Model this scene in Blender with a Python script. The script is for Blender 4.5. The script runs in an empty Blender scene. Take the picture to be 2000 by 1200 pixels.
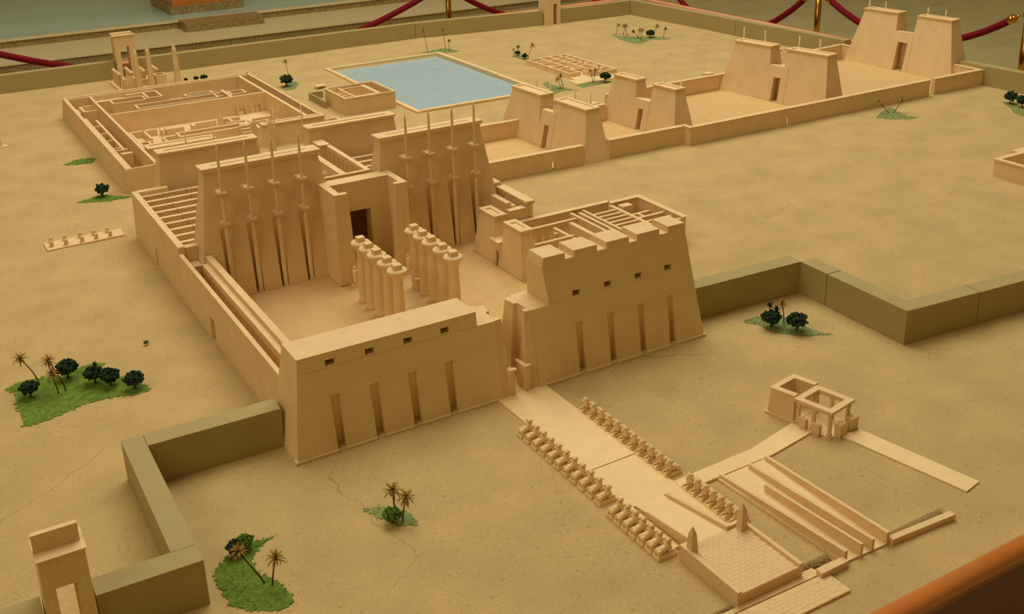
import bpy, math, random
from mathutils import Matrix, Vector
random.seed(7)
scn = bpy.context.scene
COL = scn.collection
# ------------------------------------------------------------------ camera
cd = bpy.data.cameras.new('camera'); cam = bpy.data.objects.new('camera', cd); COL.objects.link(cam)
cd.sensor_width = 36.0; cd.lens = 2128.13 / 2000 * 36; cd.shift_y = -0.075
cd.clip_start = 0.02; cd.clip_end = 60
_r = Vector((0.860816, -0.508176, -0.027433)); _d = Vector((-0.202938, -0.293330, -0.934223)); _f = Vector((0.466703, 0.809762, -0.355632))
cam.matrix_world = Matrix(((_r.x, -_d.x, -_f.x, -0.46008), (_r.y, -_d.y, -_f.y, -1.53482), (_r.z, -_d.z, -_f.z, 1.0), (0, 0, 0, 1)))
scn.camera = cam
# ------------------------------------------------------------------ light
wd = bpy.data.worlds.new('World'); scn.world = wd; wd.use_nodes = True
wd.node_tree.nodes['Background'].inputs[0].default_value = (1.0, 0.65, 0.20, 1)
wd.node_tree.nodes['Background'].inputs[1].default_value = 0.17
def area(name, loc, target, size, power, col):
    l = bpy.data.lights.new(name, 'AREA'); l.shape = 'RECTANGLE'; l.size, l.size_y = size; l.energy = power; l.color = col
    o = bpy.data.objects.new(name, l); COL.objects.link(o); o.location = loc
    o.rotation_euler = (Vector(target) - Vector(loc)).to_track_quat('-Z', 'Y').to_euler()
    return o
area('ceiling_lamp_and_fill', (1.7, 2.3, 4.3), (1.3, 1.2, 0), (4.0, 4.0), 215, (1.0, 0.93, 0.76))
area('ceiling_lamp_and_fill', (-3.3, -0.4, 3.5), (0.4, 0.6, 0), (3.0, 3.0), 62, (1.0, 0.84, 0.58))  # unseen fill light, added at front left to brighten front and left faces
vs = scn.view_settings
vs.view_transform = 'Standard'; vs.look = 'None'; vs.gamma = 1.0; vs.use_curve_mapping = False; vs.exposure = 0.0

# ------------------------------------------------------------------ materials
def lin(r, g, b):
    f = lambda c: (c / 255) / 12.92 if c / 255 <= 0.04045 else ((c / 255 + 0.055) / 1.055) ** 2.4
    return (f(r), f(g), f(b), 1)
def mul(c, k): return (min(1, c[0] * k), min(1, c[1] * k), min(1, c[2] * k), 1)
def material(name, col, rough=0.8, var=0.10, scale=40, bump=0.0, bscale=400, metal=0.0, spec=0.3, specks=0.0, coat=0.0, cracks=0.0, grain=0.0):
    m = bpy.data.materials.new(name); m.use_nodes = True; nt = m.node_tree; N = nt.nodes; L = nt.links
    b = N['Principled BSDF']; b.inputs['Roughness'].default_value = rough; b.inputs['Metallic'].default_value = metal
    b.inputs['Specular IOR Level'].default_value = spec
    if coat: b.inputs['Coat Weight'].default_value = coat; b.inputs['Coat Roughness'].default_value = 0.15
    tc = N.new('ShaderNodeTexCoord'); no = N.new('ShaderNodeTexNoise'); no.inputs['Scale'].default_value = scale; no.inputs['Detail'].default_value = 6
    L.new(tc.outputs['Object'], no.inputs['Vector'])
    rp = N.new('ShaderNodeValToRGB'); rp.color_ramp.elements[0].position = 0.3; rp.color_ramp.elements[1].position = 0.7
    rp.color_ramp.elements[0].color = mul(col, 1 - var); rp.color_ramp.elements[1].color = mul(col, 1 + var)
    L.new(no.outputs['Fac'], rp.inputs['Fac'])
    out = rp.outputs['Color']
    if specks:
        n2 = N.new('ShaderNodeTexNoise'); n2.inputs['Scale'].default_value = 130; n2.inputs['Detail'].default_value = 4
        L.new(tc.outputs['Object'], n2.inputs['Vector'])
        r2 = N.new('ShaderNodeValToRGB'); r2.color_ramp.elements[0].position = 0.61; r2.color_ramp.elements[1].position = 0.72
        r2.color_ramp.elements[0].color = (0, 0, 0, 1); r2.color_ramp.elements[1].color = (specks, specks, specks, 1)
        L.new(n2.outputs['Fac'], r2.inputs['Fac'])
        mx = N.new('ShaderNodeMix'); mx.data_type = 'RGBA'; mx.inputs[7].default_value = mul(col, 0.42)
        L.new(r2.outputs['Color'], mx.inputs[0]); L.new(out, mx.inputs[6]); out = mx.outputs[2]
    if grain:
        ng = N.new('ShaderNodeTexNoise'); ng.inputs['Scale'].default_value = 420; ng.inputs['Detail'].default_value = 2; L.new(tc.outputs['Object'], ng.inputs['Vector'])
        rg = N.new('ShaderNodeMapRange'); rg.inputs['From Min'].default_value = 0.3; rg.inputs['From Max'].default_value = 0.7; rg.inputs['To Min'].default_value = 1 - grain; rg.inputs['To Max'].default_value = 1 + grain; L.new(ng.outputs['Fac'], rg.inputs['Value'])
        mg = N.new('ShaderNodeMix'); mg.data_type = 'RGBA'; mg.blend_type = 'MULTIPLY'; mg.inputs[0].default_value = 1.0; L.new(out, mg.inputs[6]); L.new(rg.outputs[0], mg.inputs[7]); out = mg.outputs[2]
    if cracks:
        mp = N.new('ShaderNodeMapping'); mp.inputs['Scale'].default_value = (0.9, 0.9, 0.0); nz = N.new('ShaderNodeTexNoise'); nz.inputs['Scale'].default_value = 5; nz.inputs['Detail'].default_value = 5
        L.new(tc.outputs['Object'], nz.inputs['Vector']); va = N.new('ShaderNodeVectorMath'); va.operation = 'MULTIPLY_ADD'; va.inputs[1].default_value = (0.18, 0.18, 0.0)
        L.new(nz.outputs['Color'], va.inputs[0]); L.new(tc.outputs['Object'], va.inputs[2]); L.new(va.outputs[0], mp.inputs['Vector'])
        vo = N.new('ShaderNodeTexVoronoi'); vo.feature = 'DISTANCE_TO_EDGE'; vo.inputs['Scale'].default_value = 1.6; L.new(mp.outputs[0], vo.inputs['Vector'])
        ra = N.new('ShaderNodeMapRange'); ra.inputs['From Min'].default_value = 0.0005; ra.inputs['From Max'].default_value = 0.0020; ra.inputs['To Min'].default_value = cracks; ra.inputs['To Max'].default_value = 0.0; L.new(vo.outputs['Distance'], ra.inputs['Value'])
        nm = N.new('ShaderNodeTexNoise'); nm.inputs['Scale'].default_value = 2.3; L.new(tc.outputs['Object'], nm.inputs['Vector'])
        rm = N.new('ShaderNodeMapRange'); rm.inputs['From Min'].default_value = 0.50; rm.inputs['From Max'].default_value = 0.62; L.new(nm.outputs['Fac'], rm.inputs['Value'])
        mm = N.new('ShaderNodeMath'); mm.operation = 'MULTIPLY'; L.new(ra.outputs[0], mm.inputs[0]); L.new(rm.outputs[0], mm.inputs[1])
        mc = N.new('ShaderNodeMix'); mc.data_type = 'RGBA'; mc.inputs[7].default_value = mul(col, 0.45); L.new(mm.outputs[0], mc.inputs[0]); L.new(out, mc.inputs[6]); out = mc.outputs[2]
    L.new(out, b.inputs['Base Color'])
    if bump:
        n3 = N.new('ShaderNodeTexNoise'); n3.inputs['Scale'].default_value = bscale; n3.inputs['Detail'].default_value = 4
        L.new(tc.outputs['Object'], n3.inputs['Vector'])
        bp = N.new('ShaderNodeBump'); bp.inputs['Strength'].default_value = bump; bp.inputs['Distance'].default_value = 0.001
        L.new(n3.outputs['Fac'], bp.inputs['Height']); L.new(bp.outputs['Normal'], b.inputs['Normal'])
    m['out'] = 1
    return m
def masonry(name, col, bw, bh, horizontal=False, dark=0.78, mortar=0.0006, hline=0.25):
    """scored joint lines: fine print on the card, too small to pick apart"""
    m = material(name, col, var=0.04, scale=25); nt = m.node_tree; N = nt.nodes; L = nt.links; b = N['Principled BSDF']
    src = b.inputs['Base Color'].links[0].from_socket
    tc = N.new('ShaderNodeTexCoord'); sp = N.new('ShaderNodeSeparateXYZ'); cb = N.new('ShaderNodeCombineXYZ')
    L.new(tc.outputs['Object'], sp.inputs[0])
    if horizontal:
        L.new(sp.outputs['X'], cb.inputs['X']); L.new(sp.outputs['Y'], cb.inputs['Y'])
    else:
        ad = N.new('ShaderNodeMath'); L.new(sp.outputs['X'], ad.inputs[0]); L.new(sp.outputs['Y'], ad.inputs[1])
        L.new(ad.outputs[0], cb.inputs['X']); L.new(sp.outputs['Z'], cb.inputs['Y'])
    def mth(op, a, b=None):
        n = N.new('ShaderNodeMath'); n.operation = op
        for k, v in ((0, a), (1, b)):
            if v is None: continue
            if isinstance(v, (int, float)): n.inputs[k].default_value = v
            else: L.new(v, n.inputs[k])
        return n.outputs[0]
    s2 = N.new('ShaderNodeSeparateXYZ'); L.new(cb.outputs[0], s2.inputs[0])
    row = mth('DIVIDE', s2.outputs['Y'], bh); fl = mth('FLOOR', row); hz = mth('LESS_THAN', mth('FRACT', row), mortar / bh)
    wn = N.new('ShaderNodeTexWhiteNoise'); wn.noise_dimensions = '1D'; L.new(fl, wn.inputs['W'])
    col_ = mth('ADD', mth('DIVIDE', s2.outputs['X'], bw), wn.outputs['Value']); vt = mth('LESS_THAN', mth('FRACT', col_), mortar / bw)
    jn = mth('MAXIMUM', vt, mth('MULTIPLY', hz, hline))
    br = N.new('ShaderNodeMapRange'); br.inputs['To Min'].default_value = 1.0; br.inputs['To Max'].default_value = dark; L.new(jn, br.inputs['Value'])
    mx = N.new('ShaderNodeMix'); mx.data_type = 'RGBA'; mx.blend_type = 'MULTIPLY'; mx.inputs[0].default_value = 1.0
    L.new(src, mx.inputs[6]); L.new(br.outputs['Result'], mx.inputs[7]); L.new(mx.outputs[2], b.inputs['Base Color'])
    return m
CARD = lin(226, 198, 148)
M_card = material('model_card', CARD, rough=0.75, var=0.05, scale=25, bump=0.1, bscale=600)
M_mason = masonry('scored_card', lin(230, 203, 146), 0.0088, 0.0046)
M_pave = masonry('paved_card', lin(238, 212, 158), 0.012, 0.006, horizontal=True, dark=0.88, mortar=0.0005, hline=0.8)
M_stonefig = material('cast_statue', lin(238, 212, 158), rough=0.7, var=0.08, scale=120)
M_khaki = material('khaki_painted_board', lin(170, 152, 102), rough=0.7, var=0.03, scale=15)
M_sand = material('sand', lin(191, 166, 114), rough=0.95, var=0.09, scale=9, bump=0.5, bscale=700, specks=0.45, spec=0.1, cracks=0.5, grain=0.10)
M_court = material('court_floor_card', lin(208, 176, 122), rough=0.9, var=0.05, scale=30, bump=0.2, bscale=700, spec=0.1, grain=0.07)
M_water = material('painted_water', lin(158, 182, 190), rough=0.45, var=0.05, scale=18, spec=0.4)
M_grass = material('green_flock', lin(106, 132, 54), rough=1.0, var=0.25, scale=90, spec=0.05)
M_grassb = material('bluish_green_flock', lin(134, 148, 92), rough=1.0, var=0.25, scale=90, spec=0.05)
M_leaf = material('dark_foliage', lin(34, 56, 34), rough=0.8, var=0.3, scale=120, spec=0.2)
M_leafl = material('light_foliage', lin(86, 116, 30), rough=0.8, var=0.3, scale=120, spec=0.2)
M_frond = material('dry_palm_frond', lin(152, 122, 56), rough=0.8, var=0.25, scale=150, spec=0.2)
M_trunk = material('dark_trunk', lin(74, 52, 30), rough=0.9, var=0.2, scale=200)
M_soil = material('brown_soil', lin(140, 112, 70), rough=1.0, var=0.35, scale=120, bump=0.6, bscale=300, spec=0.05)
M_wood = material('varnished_wood', lin(196, 116, 50), rough=0.32, var=0.12, scale=6, spec=0.5, coat=0.4)
M_woodd = material('dark_varnished_wood', lin(118, 52, 26), rough=0.4, var=0.15, scale=8, spec=0.4, coat=0.2)
M_gran = material('brown_granite', lin(150, 126, 82), rough=0.4, var=0.4, scale=90, spec=0.4)
M_tread = material('granite_painted_sheen', lin(218, 202, 156), rough=0.3, var=0.16, scale=90, spec=0.5)  # reflected sheen on the step tops put into a paler granite colour
M_floor = material('polished_stone_floor', lin(178, 172, 126), rough=0.22, var=0.12, scale=4, spec=0.6)
M_floorg = material('polished_floor_daylight_tint', lin(172, 204, 186), rough=0.2, var=0.14, scale=1.5, spec=0.6)  # daylight reflected in the polished landing is put into the green colour
M_brass = material('brass', lin(206, 150, 60), rough=0.22, var=0.06, scale=20, metal=1.0)
M_velvet = material('red_velvet', lin(120, 12, 26), rough=0.85, var=0.15, scale=60, spec=0.2)
M_doorway = material('doorway_shade', lin(104, 66, 30), rough=0.9, var=0.1)  # brown stands in for the shade inside the vestibule doorway
M_black = material('charcoal_mat', lin(60, 52, 40), rough=0.9)

# ------------------------------------------------------------------ mesh helpers
XF = {}
class MB:
    def __init__(s): s.v = []; s.f = []
    def add(s, vs, fs):
        n = len(s.v); s.v += [tuple(p) for p in vs]; s.f += [tuple(i + n for i in f) for f in fs]; return s
    def hexa(s, b, t):
        return s.add(list(b) + list(t), [(3, 2, 1, 0), (4, 5, 6, 7), (0, 1, 5, 4), (1, 2, 6, 5), (2, 3, 7, 6), (3, 0, 4, 7)])
    def box(s, x0, x1, y0, y1, z0, z1): return s.fr((x0, x1, y0, y1), (x0, x1, y0, y1), z0, z1)
    def fr(s, b, t, z0, z1):
        q = lambda r, z: [(r[0], r[2], z), (r[1], r[2], z), (r[1], r[3], z), (r[0], r[3], z)]
        return s.hexa(q(b, z0), q(t, z1))
    def loft(s, pb, pt, z0, z1):
        n = len(pb); vs = [(x, y, z0) for x, y in pb] + [(x, y, z1) for x, y in pt]
        return s.add(vs, [tuple(reversed(range(n))), tuple(range(n, 2 * n))] + [(i, (i + 1) % n, n + (i + 1) % n, n + i) for i in range(n)])
    def prism(s, p, z0, z1): return s.loft(p, p, z0, z1)
    def ring(s, x0, x1, y0, y1, t, z0, z1, ty=None):
        ty = ty or t
        s.box(x0, x1, y0, y0 + ty, z0, z1); s.box(x0, x1, y1 - ty, y1, z0, z1)
        s.box(x0, x0 + t, y0 + ty, y1 - ty, z0, z1); s.box(x1 - t, x1, y0 + ty, y1 - ty, z0, z1); return s
    def lathe(s, cx, cy, prof, n=14):
        vs = []; fs = []
        for r, z in prof:
            for i in range(n):
                a = 2 * math.pi * i / n; vs.append((cx + r * math.cos(a), cy + r * math.sin(a), z))
        for k in range(len(prof) - 1):
            for i in range(n):
                j = (i + 1) % n; fs.append((k * n + i, k * n + j, (k + 1) * n + j, (k + 1) * n + i))
        fs.append(tuple(reversed(range(n)))); fs.append(tuple(range((len(prof) - 1) * n, len(prof) * n)))
        return s.add(vs, fs)
    def tube(s, pts, rad, n=8):
        pts = [Vector(p) for p in pts]; vs = []; fs = []
        for k, p in enumerate(pts):
            d = (pts[min(k + 1, len(pts) - 1)] - pts[max(k - 1, 0)]).normalized()
            a = d.cross(Vector((0, 0, 1)) if abs(d.z) < 0.9 else Vector((1, 0, 0))).normalized(); b = d.cross(a)
            r = rad[k] if isinstance(rad, (list, tuple)) else rad
            for i in range(n):
                t = 2 * math.pi * i / n; vs.append(p + a * (r * math.cos(t)) + b * (r * math.sin(t)))
        for k in range(len(pts) - 1):
            for i in range(n):
                j = (i + 1) % n; fs.append((k * n + i, k * n + j, (k + 1) * n + j, (k + 1) * n + i))
        fs.append(tuple(reversed(range(n)))); fs.append(tuple(range((len(pts) - 1) * n, len(pts) * n)))
        return s.add(vs, fs)
    def ball(s, c, r, nu=10, nv=6, tilt=0.0):
        vs = []; fs = []; ct, st = math.cos(tilt), math.sin(tilt)
        for k in range(nv + 1):
            ph = math.pi * k / nv
            for i in range(nu):
                th = 2 * math.pi * i / nu
                x, y, z = r[0] * math.sin(ph) * math.cos(th), r[1] * math.sin(ph) * math.sin(th), r[2] * math.cos(ph)
                vs.append((c[0] + x * ct - z * st, c[1] + y, c[2] + x * st + z * ct))
        for k in range(nv):
            for i in range(nu):
                j = (i + 1) % nu; fs.append((k * nu + i, (k + 1) * nu + i, (k + 1) * nu + j, k * nu + j))
        return s.add(vs, fs)
    def wall(s, p0, p1, t, z, ops=(), z0=-0.006, lean=0.0):
        """wall from p0 to p1, thickness t to the left of the direction; ops = (start, end, head) openings; lean = top inset of the outer face"""
        dx, dy = p1[0] - p0[0], p1[1] - p0[1]; Ln = math.hypot(dx, dy); ux, uy = dx / Ln, dy / Ln; nx, ny = -uy, ux
        def piece(a, b, za, zb):
            q = lambda u, w, zz: (p0[0] + ux * u + nx * w, p0[1] + uy * u + ny * w, zz)
            ib, it = lean * max(0, za) / z, lean * max(0, zb) / z; sg = 1 if t > 0 else -1
            bq = [q(a, sg * ib, za), q(b, sg * ib, za), q(b, t, za), q(a, t, za)]; tq = [q(a, sg * it, zb), q(b, sg * it, zb), q(b, t, zb), q(a, t, zb)]
            if t < 0: bq.reverse(); tq.reverse()
            s.hexa(bq, tq)
        c = 0
        for a, b, hd in sorted(ops):
            piece(c, a, z0, z); piece(a, b, hd, z); c = b
        piece(c, Ln, z0, z); return s
    def mesh(s, name, parent=None, mat=None, mat_top=None, smooth=False):
        vs = s.v
        if parent is not None and parent in XF:
            (lx, ly, lz), rz = XF[parent]
            if rz == 'local': pass
            else:
                c, q = math.cos(-rz), math.sin(-rz)
                vs = [((x - lx) * c - (y - ly) * q, (x - lx) * q + (y - ly) * c, z - lz) for x, y, z in vs]
        me = bpy.data.meshes.new(name); me.from_pydata(vs, [], s.f); me.update()
        if mat: me.materials.append(mat)
        if mat_top:
            me.materials.append(mat_top)
            for p in me.polygons:
                if abs(p.normal.z) > 0.7: p.material_index = 1
        if smooth:
            for p in me.polygons: p.use_smooth = True
        return me
    def build(s, name, mat, parent=None, mat_top=None, smooth=False, kind=None, label=None):
        o = bpy.data.objects.new(name, s.mesh(name, parent, mat, mat_top, smooth)); COL.objects.link(o)
        if parent is not None: o.parent = parent
        if kind: o['kind'] = kind
        if label: o['label'] = label
        return o
def thing(name, label, cat, loc=(0, 0, 0), group=None, rz=0.0, local=False):
    o = bpy.data.objects.new(name, None); COL.objects.link(o); o.empty_display_size = 0.02; o['kind'] = 'thing'
    o.location = loc; o.rotation_euler = (0, 0, rz); o['label'] = label; o['category'] = cat
    if group: o['group'] = group
    XF[o] = (loc, 'local' if local else rz); return o
def tag(o, label, cat=None, group=None, kind=None):
    o['label'] = label
    if cat: o['category'] = cat
    if group: o['group'] = group
    if kind: o['kind'] = kind
    return o
def sub(o, parent, mb, name, mat, **k):
    """a sub-part: parented to a part that has no offset of its own"""
    XF[o] = XF.get(parent, ((0, 0, 0), 0.0)); c = mb.build(name, mat, o, **k); return c
def copy_tree(o, parent=None):
    c = o.copy(); COL.objects.link(c); c.parent = parent
    for ch in o.children: copy_tree(ch, c)
    return c
def place(mesh, name, parent, loc, rz=0.0, sc=None):
    o = bpy.data.objects.new(name, mesh); COL.objects.link(o); o.parent = parent
    (lx, ly, lz), r0 = XF.get(parent, ((0, 0, 0), 0.0))
    if r0 == 'local': o.location = loc; o.rotation_euler = (0, 0, rz)
    else:
        c, q = math.cos(-r0), math.sin(-r0); dx, dy = loc[0] - lx, loc[1] - ly
        o.location = (dx * c - dy * q, dx * q + dy * c, loc[2] - lz); o.rotation_euler = (0, 0, rz - r0)
    if sc: o.scale = sc
    return o

# ================================================================== ground and table
def lines(a, b, step, fine):
    out = [a]
    while out[-1] < b - 1e-9:
        st = step
        for f0, f1, fs in fine:
            if f0 - 1e-9 <= out[-1] < f1: st = fs
        out.append(min(b, out[-1] + st))
    return out
LK = (1.195, 1.725, 1.99, 2.852)          # lake basin
def hump(x, y):
    n = math.sin(x * 7.1 + 1.3 * math.sin(y * 3.7)) * math.sin(y * 5.3 + 1.7 * math.sin(x * 2.9)) * 0.0012
    return n + 0.0006 * math.sin(x * 31 + y * 17) * math.sin(y * 27 - x * 11) - 0.0006
TR = [(0.500, 0.562, -0.648, -0.636), (0.30, 0.378, -0.657, -0.645), (0.652, 0.785, -0.668, -0.652), (0.38, 0.53, -0.668, -0.662)]
def ground():
    xs = lines(-1.3, 3.205, 0.03, [(0.28, 0.8, 0.004), (1.15, 1.76, 0.0117)]); ys = lines(-0.792, 3.38, 0.03, [(-0.68, -0.62, 0.003), (1.93, 2.92, 0.0142)])
    vs = []; fs = []
    for y in ys:
        for x in xs:
            z = hump(x, y)
            for a, b, c, d in TR:
                if a < x < b and c < y < d: z -= 0.010 + 0.003 * random.random()
            if LK[0] < x < LK[1] and LK[2] < y < LK[3] : z = -0.03
            vs.append((x, y, z))
    w = len(xs)
    for j in range(len(ys) - 1):
        for i in range(w - 1): fs.append((j * w + i, j * w + i + 1, (j + 1) * w + i + 1, (j + 1) * w + i))
    m = MB(); m.add(vs, fs); o = m.build('ground', M_sand, smooth=True, kind='structure'); o['label'] = 'pale sand covered base of the temple model'
ground()
# table: rails and panels
tb = thing('display_table', 'long display table with varnished wooden rail around the sand', 'table', (1.0, 1.3, -0.31))
def rail(p0, p1, out, name='rail'):
    """half-round wooden rail from p0 to p1; out = outward unit vector"""
    prof = [(-0.022, -0.030), (-0.022, 0.004)] + [(-0.0225 * math.cos(a), 0.004 + 0.0195 * math.sin(a)) for a in [math.pi * k / 16 for k in range(1, 16)]] + [(0.0225, 0.002), (0.0215, -0.006), (0.017, -0.011), (0.012, -0.013), (0.012, -0.021), (0.010, -0.027), (0.004, -0.030)]
    vs = []
    for px, py in (p0, p1):
        for u, z in prof: vs.append((px + out[0] * u * 0.7, py + out[1] * u * 0.7, z * 0.7 + 0.0285))
    n = len(prof); fs = [(i, (i + 1) % n, n + (i + 1) % n, n + i) for i in range(n)] + [tuple(range(n)), tuple(reversed(range(n, 2 * n)))]
    o = MB().add(vs, fs).build(name, M_wood, tb)
    for p in o.data.polygons: p.use_smooth = len(p.vertices) == 4
rail((-1.32, -0.800), (3.238, -0.800), (0, -1)); rail((3.222, -0.83), (3.222, 3.42), (1, 0)); rail((-1.32, 3.40), (3.245, 3.40), (0, 1)); rail((-1.30, -0.80), (-1.30, 3.42), (-1, 0))
MB().box(-1.30, 3.22, -0.804, -0.793, -0.31, 0.008).build('side_panel', M_woodd, tb)
MB().box(3.212, 3.225, -0.79, 3.40, -0.31, 0.0).build('side_panel', M_woodd, tb)
MB().box(-1.30, 3.22, 3.39, 3.40, -0.31, 0.0).build('side_panel', M_woodd, tb)
MB().box(-1.31, -1.30, -0.79, 3.40, -0.31, 0.0).build('side_panel', M_woodd, tb)
MB().box(-1.29, 3.21, -0.79, 3.385, -0.06, -0.035).build('table_board', M_woodd, tb)

# ================================================================== hall floor, steps, barrier
f = MB().box(-6, 12, -6, 12, -0.35, -0.31).build('floor', M_floor, kind='structure')
MB().box(-6, 12, 5.31, 12, -0.33, -0.268).build('floor_step', M_gran, kind='structure')
MB().box(-6, 12, 5.30, 5.83, -0.268, -0.2547).build('trim_3', M_tread, kind='structure')
MB().box(-6, 12, 5.815, 12, -0.268, -0.214).build('floor_step', M_gran, kind='structure')
MB().box(-6, 12, 5.845, 12, -0.214, -0.2005).build('floor_landing', M_floorg, kind='structure')
MB().box(-6, 12, 5.805, 5.8445, -0.214, -0.200).build('trim_1', M_tread, kind='structure')
MB().box(1.28, 1.80, 5.62, 5.804, -0.2545, -0.198).build('trim_2', M_gran, kind='structure')
pb = thing('exhibit_plinth', 'granite and wood exhibit plinth standing at the top of the granite steps', 'plinth', (1.545, 6.3, -0.2))
MB().box(1.29, 1.80, 6.04, 6.6, -0.203, -0.145).build('stone_base', M_gran, pb)
MB().box(1.315, 1.80, 6.055, 6.6, -0.145, 0.25).build('wooden_body', M_wood, pb)
def stanchion(x, y, label):
    t = thing('barrier_post', label, 'barrier post', (x, y, -0.31), 'brass rope barrier posts')
    MB().lathe(x, y, [(0.075, -0.31), (0.075, -0.302), (0.055, -0.295), (0.02, -0.285)], 20).build('base', M_brass, t, smooth=True)
    MB().lathe(x, y, [(0.0165, -0.29), (0.0165, 0.10)], 16).build('pole', M_brass, t, smooth=True)
    MB().lathe(x, y, [(0.0165, 0.10), (0.024, 0.105), (0.024, 0.125), (0.017, 0.13), (0.022, 0.145), (0.018, 0.162), (0.004, 0.17)], 16).build('finial', M_brass, t, smooth=True)
PO = [(-0.24, 4.2, 'brass barrier post beside the granite steps at the far end of the rope line'), (2.46, 4.2, 'brass barrier post in front of the granite steps behind the lake'),
      (3.93, 4.2, 'brass barrier post at the corner of the rope line'), (3.93, 2.72, 'brass barrier post on the polished floor beyond the far wooden rail'),
      (3.95, 1.485, 'brass barrier post at the end of the rope by the outermost gateway')]
for x, y, lb in PO: stanchion(x, y, lb)
def rope(a, b, za, zb, sag, label):
    t = thing('barrier_rope', label, 'rope', ((a[0] + b[0]) / 2, (a[1] + b[1]) / 2, min(za, zb) - sag), 'red velvet barrier ropes')
    P = []
    for i in range(49):
        u = i / 48; P.append((a[0] + (b[0] - a[0]) * u, a[1] + (b[1] - a[1]) * u, za + (zb - za) * u - 4 * sag * u * (1 - u)))
    MB().tube(P[1:-1], 0.0165, 10).build('velvet_cord', M_velvet, t, smooth=True)
    for q in (P[:3], P[-1:-4:-1]):
        h = MB().tube([q[2], q[1]], [0.019, 0.019], 10); h.tube([q[1], tuple((Vector(q[1]) * 0.6 + Vector(q[0]) * 0.4))], [0.021, 0.010], 10); h.tube([tuple((Vector(q[1]) * 0.6 + Vector(q[0]) * 0.4)), q[0]], [0.006, 0.006], 8)
        h.build('brass_end', M_brass, t, smooth=True)
rope((-0.195, 4.2), (2.415, 4.2), 0.096, 0.088, 0.305, 'dark red velvet rope hanging in front of the wide granite steps')
rope((2.505, 4.2), (3.885, 4.2), 0.05, 0.10, 0.25, 'dark red velvet rope behind the small gate in the far wall')
rope((3.93, 4.155), (3.93, 2.765), 0.094, 0.075, 0.320, 'dark red velvet rope beyond the corner of the wooden rail')
rope((3.93, 2.675), (3.95, 1.53), 0.062, 0.105, 0.178, 'dark red velvet rope passing behind the outermost twin tower gateway')

# ================================================================== enclosure walls (khaki)
def enclosure(label, segs, z=0.0735, loc=(0, 0, 0)):
    t = thing('enclosure_wall', label, 'wall', loc)
    for i, sg in enumerate(segs): MB().wall(sg[0], sg[1], sg[2], z - 0.0004 * i, sg[3] if len(sg) > 3 else ()).build('wall_run', M_khaki, t)
    return t
T = 0.04
enclosure('khaki enclosure wall zigzagging from first pylon to the lone cornice gate', [((-0.2177, 0.0725), (0.002, 0.0675), T), ((-0.2177, 0.1125), (-0.2225, -0.2235), -0.034),
          ((-0.3618, -0.2605), (-0.2225, -0.2635), T), ((-1.25, -0.255), (-0.4250, -0.2605), T)], loc=(-0.24, -0.05, 0))
enclosure('khaki enclosure wall with open corner sheltering two bushy trees', [((0.868, 0.0665), (1.1777, 0.0492), T), ((1.1777, 0.0492), (1.1750, -0.03), T), ((1.1749, -0.032), (1.1683, -0.2482), T), ((1.1683, -0.2482), (1.36, -0.2665), T), ((1.362, -0.2670), (2.6, -0.385), T)], loc=(1.4, -0.1, 0))
enclosure('long khaki far enclosure wall in front of the granite steps', [((-1.25, 3.262), (0.39, 3.266), T), ((0.485, 3.266), (1.80, 3.270), T), ((1.802, 3.270), (2.470, 3.175), T), ((2.571, 3.163), (3.0, 3.15), T), ], loc=(0.8, 3.28, 0))
enclosure('khaki enclosure wall running beside the far wooden rail', [((3.0, 3.19), (3.035, 2.37), T), ((3.036, 2.368), (3.062, 1.715), T), ((3.10, 1.165), (3.115, -0.4), T)], loc=(3.06, 1.4, 0))

# ================================================================== shapes shared by the pylons
def holed_front(mb, xl, xr, z0, z1, yf, holes):
    """battered front face between z0 and z1: xl, xr, yf functions of z; holes = (x0, x1, za, zb, yback) recesses with their own back, sides, head and sill"""
    xs = sorted({h[0] for h in holes} | {h[1] for h in holes}); zs = sorted({z0, z1} | {h[2] for h in holes} | {h[3] for h in holes})
    for i in range(len(zs) - 1):
        a, b = zs[i], zs[i + 1]
        if b - a < 1e-9: continue
        cols_a = [xl(a)] + xs + [xr(a)]; cols_b = [xl(b)] + xs + [xr(b)]
        for j in range(len(cols_a) - 1):
            if 0 < j < len(cols_a) - 2 or True:
                xm = (cols_a[j] + cols_a[j + 1]) / 2; zm = (a + b) / 2
                if any(h[0] < xm < h[1] and h[2] < zm < h[3] for h in holes): continue
            mb.add([(cols_a[j], yf(a), a), (cols_a[j + 1], yf(a), a), (cols_b[j + 1], yf(b), b), (cols_b[j], yf(b), b)], [(0, 1, 2, 3)])
    for x0, x1, a, b, yb in holes:
        mb.add([(x0, yb, a), (x1, yb, a), (x1, yb, b), (x0, yb, b)], [(0, 1, 2, 3)])
        mb.add([(x0, yf(a), a), (x0, yb, a), (x0, yb, b), (x0, yf(b), b)], [(0, 1, 2, 3)])
        mb.add([(x1, yf(a), a), (x1, yf(b), b), (x1, yb, b), (x1, yb, a)], [(0, 1, 2, 3)])
        mb.add([(x0, yf(b), b), (x0, yb, b), (x1, yb, b), (x1, yf(b), b)], [(0, 1, 2, 3)])
        mb.add([(x0, yf(a), a), (x1, yf(a), a), (x1, yb, a), (x0, yb, a)], [(0, 1, 2, 3)])
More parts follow.
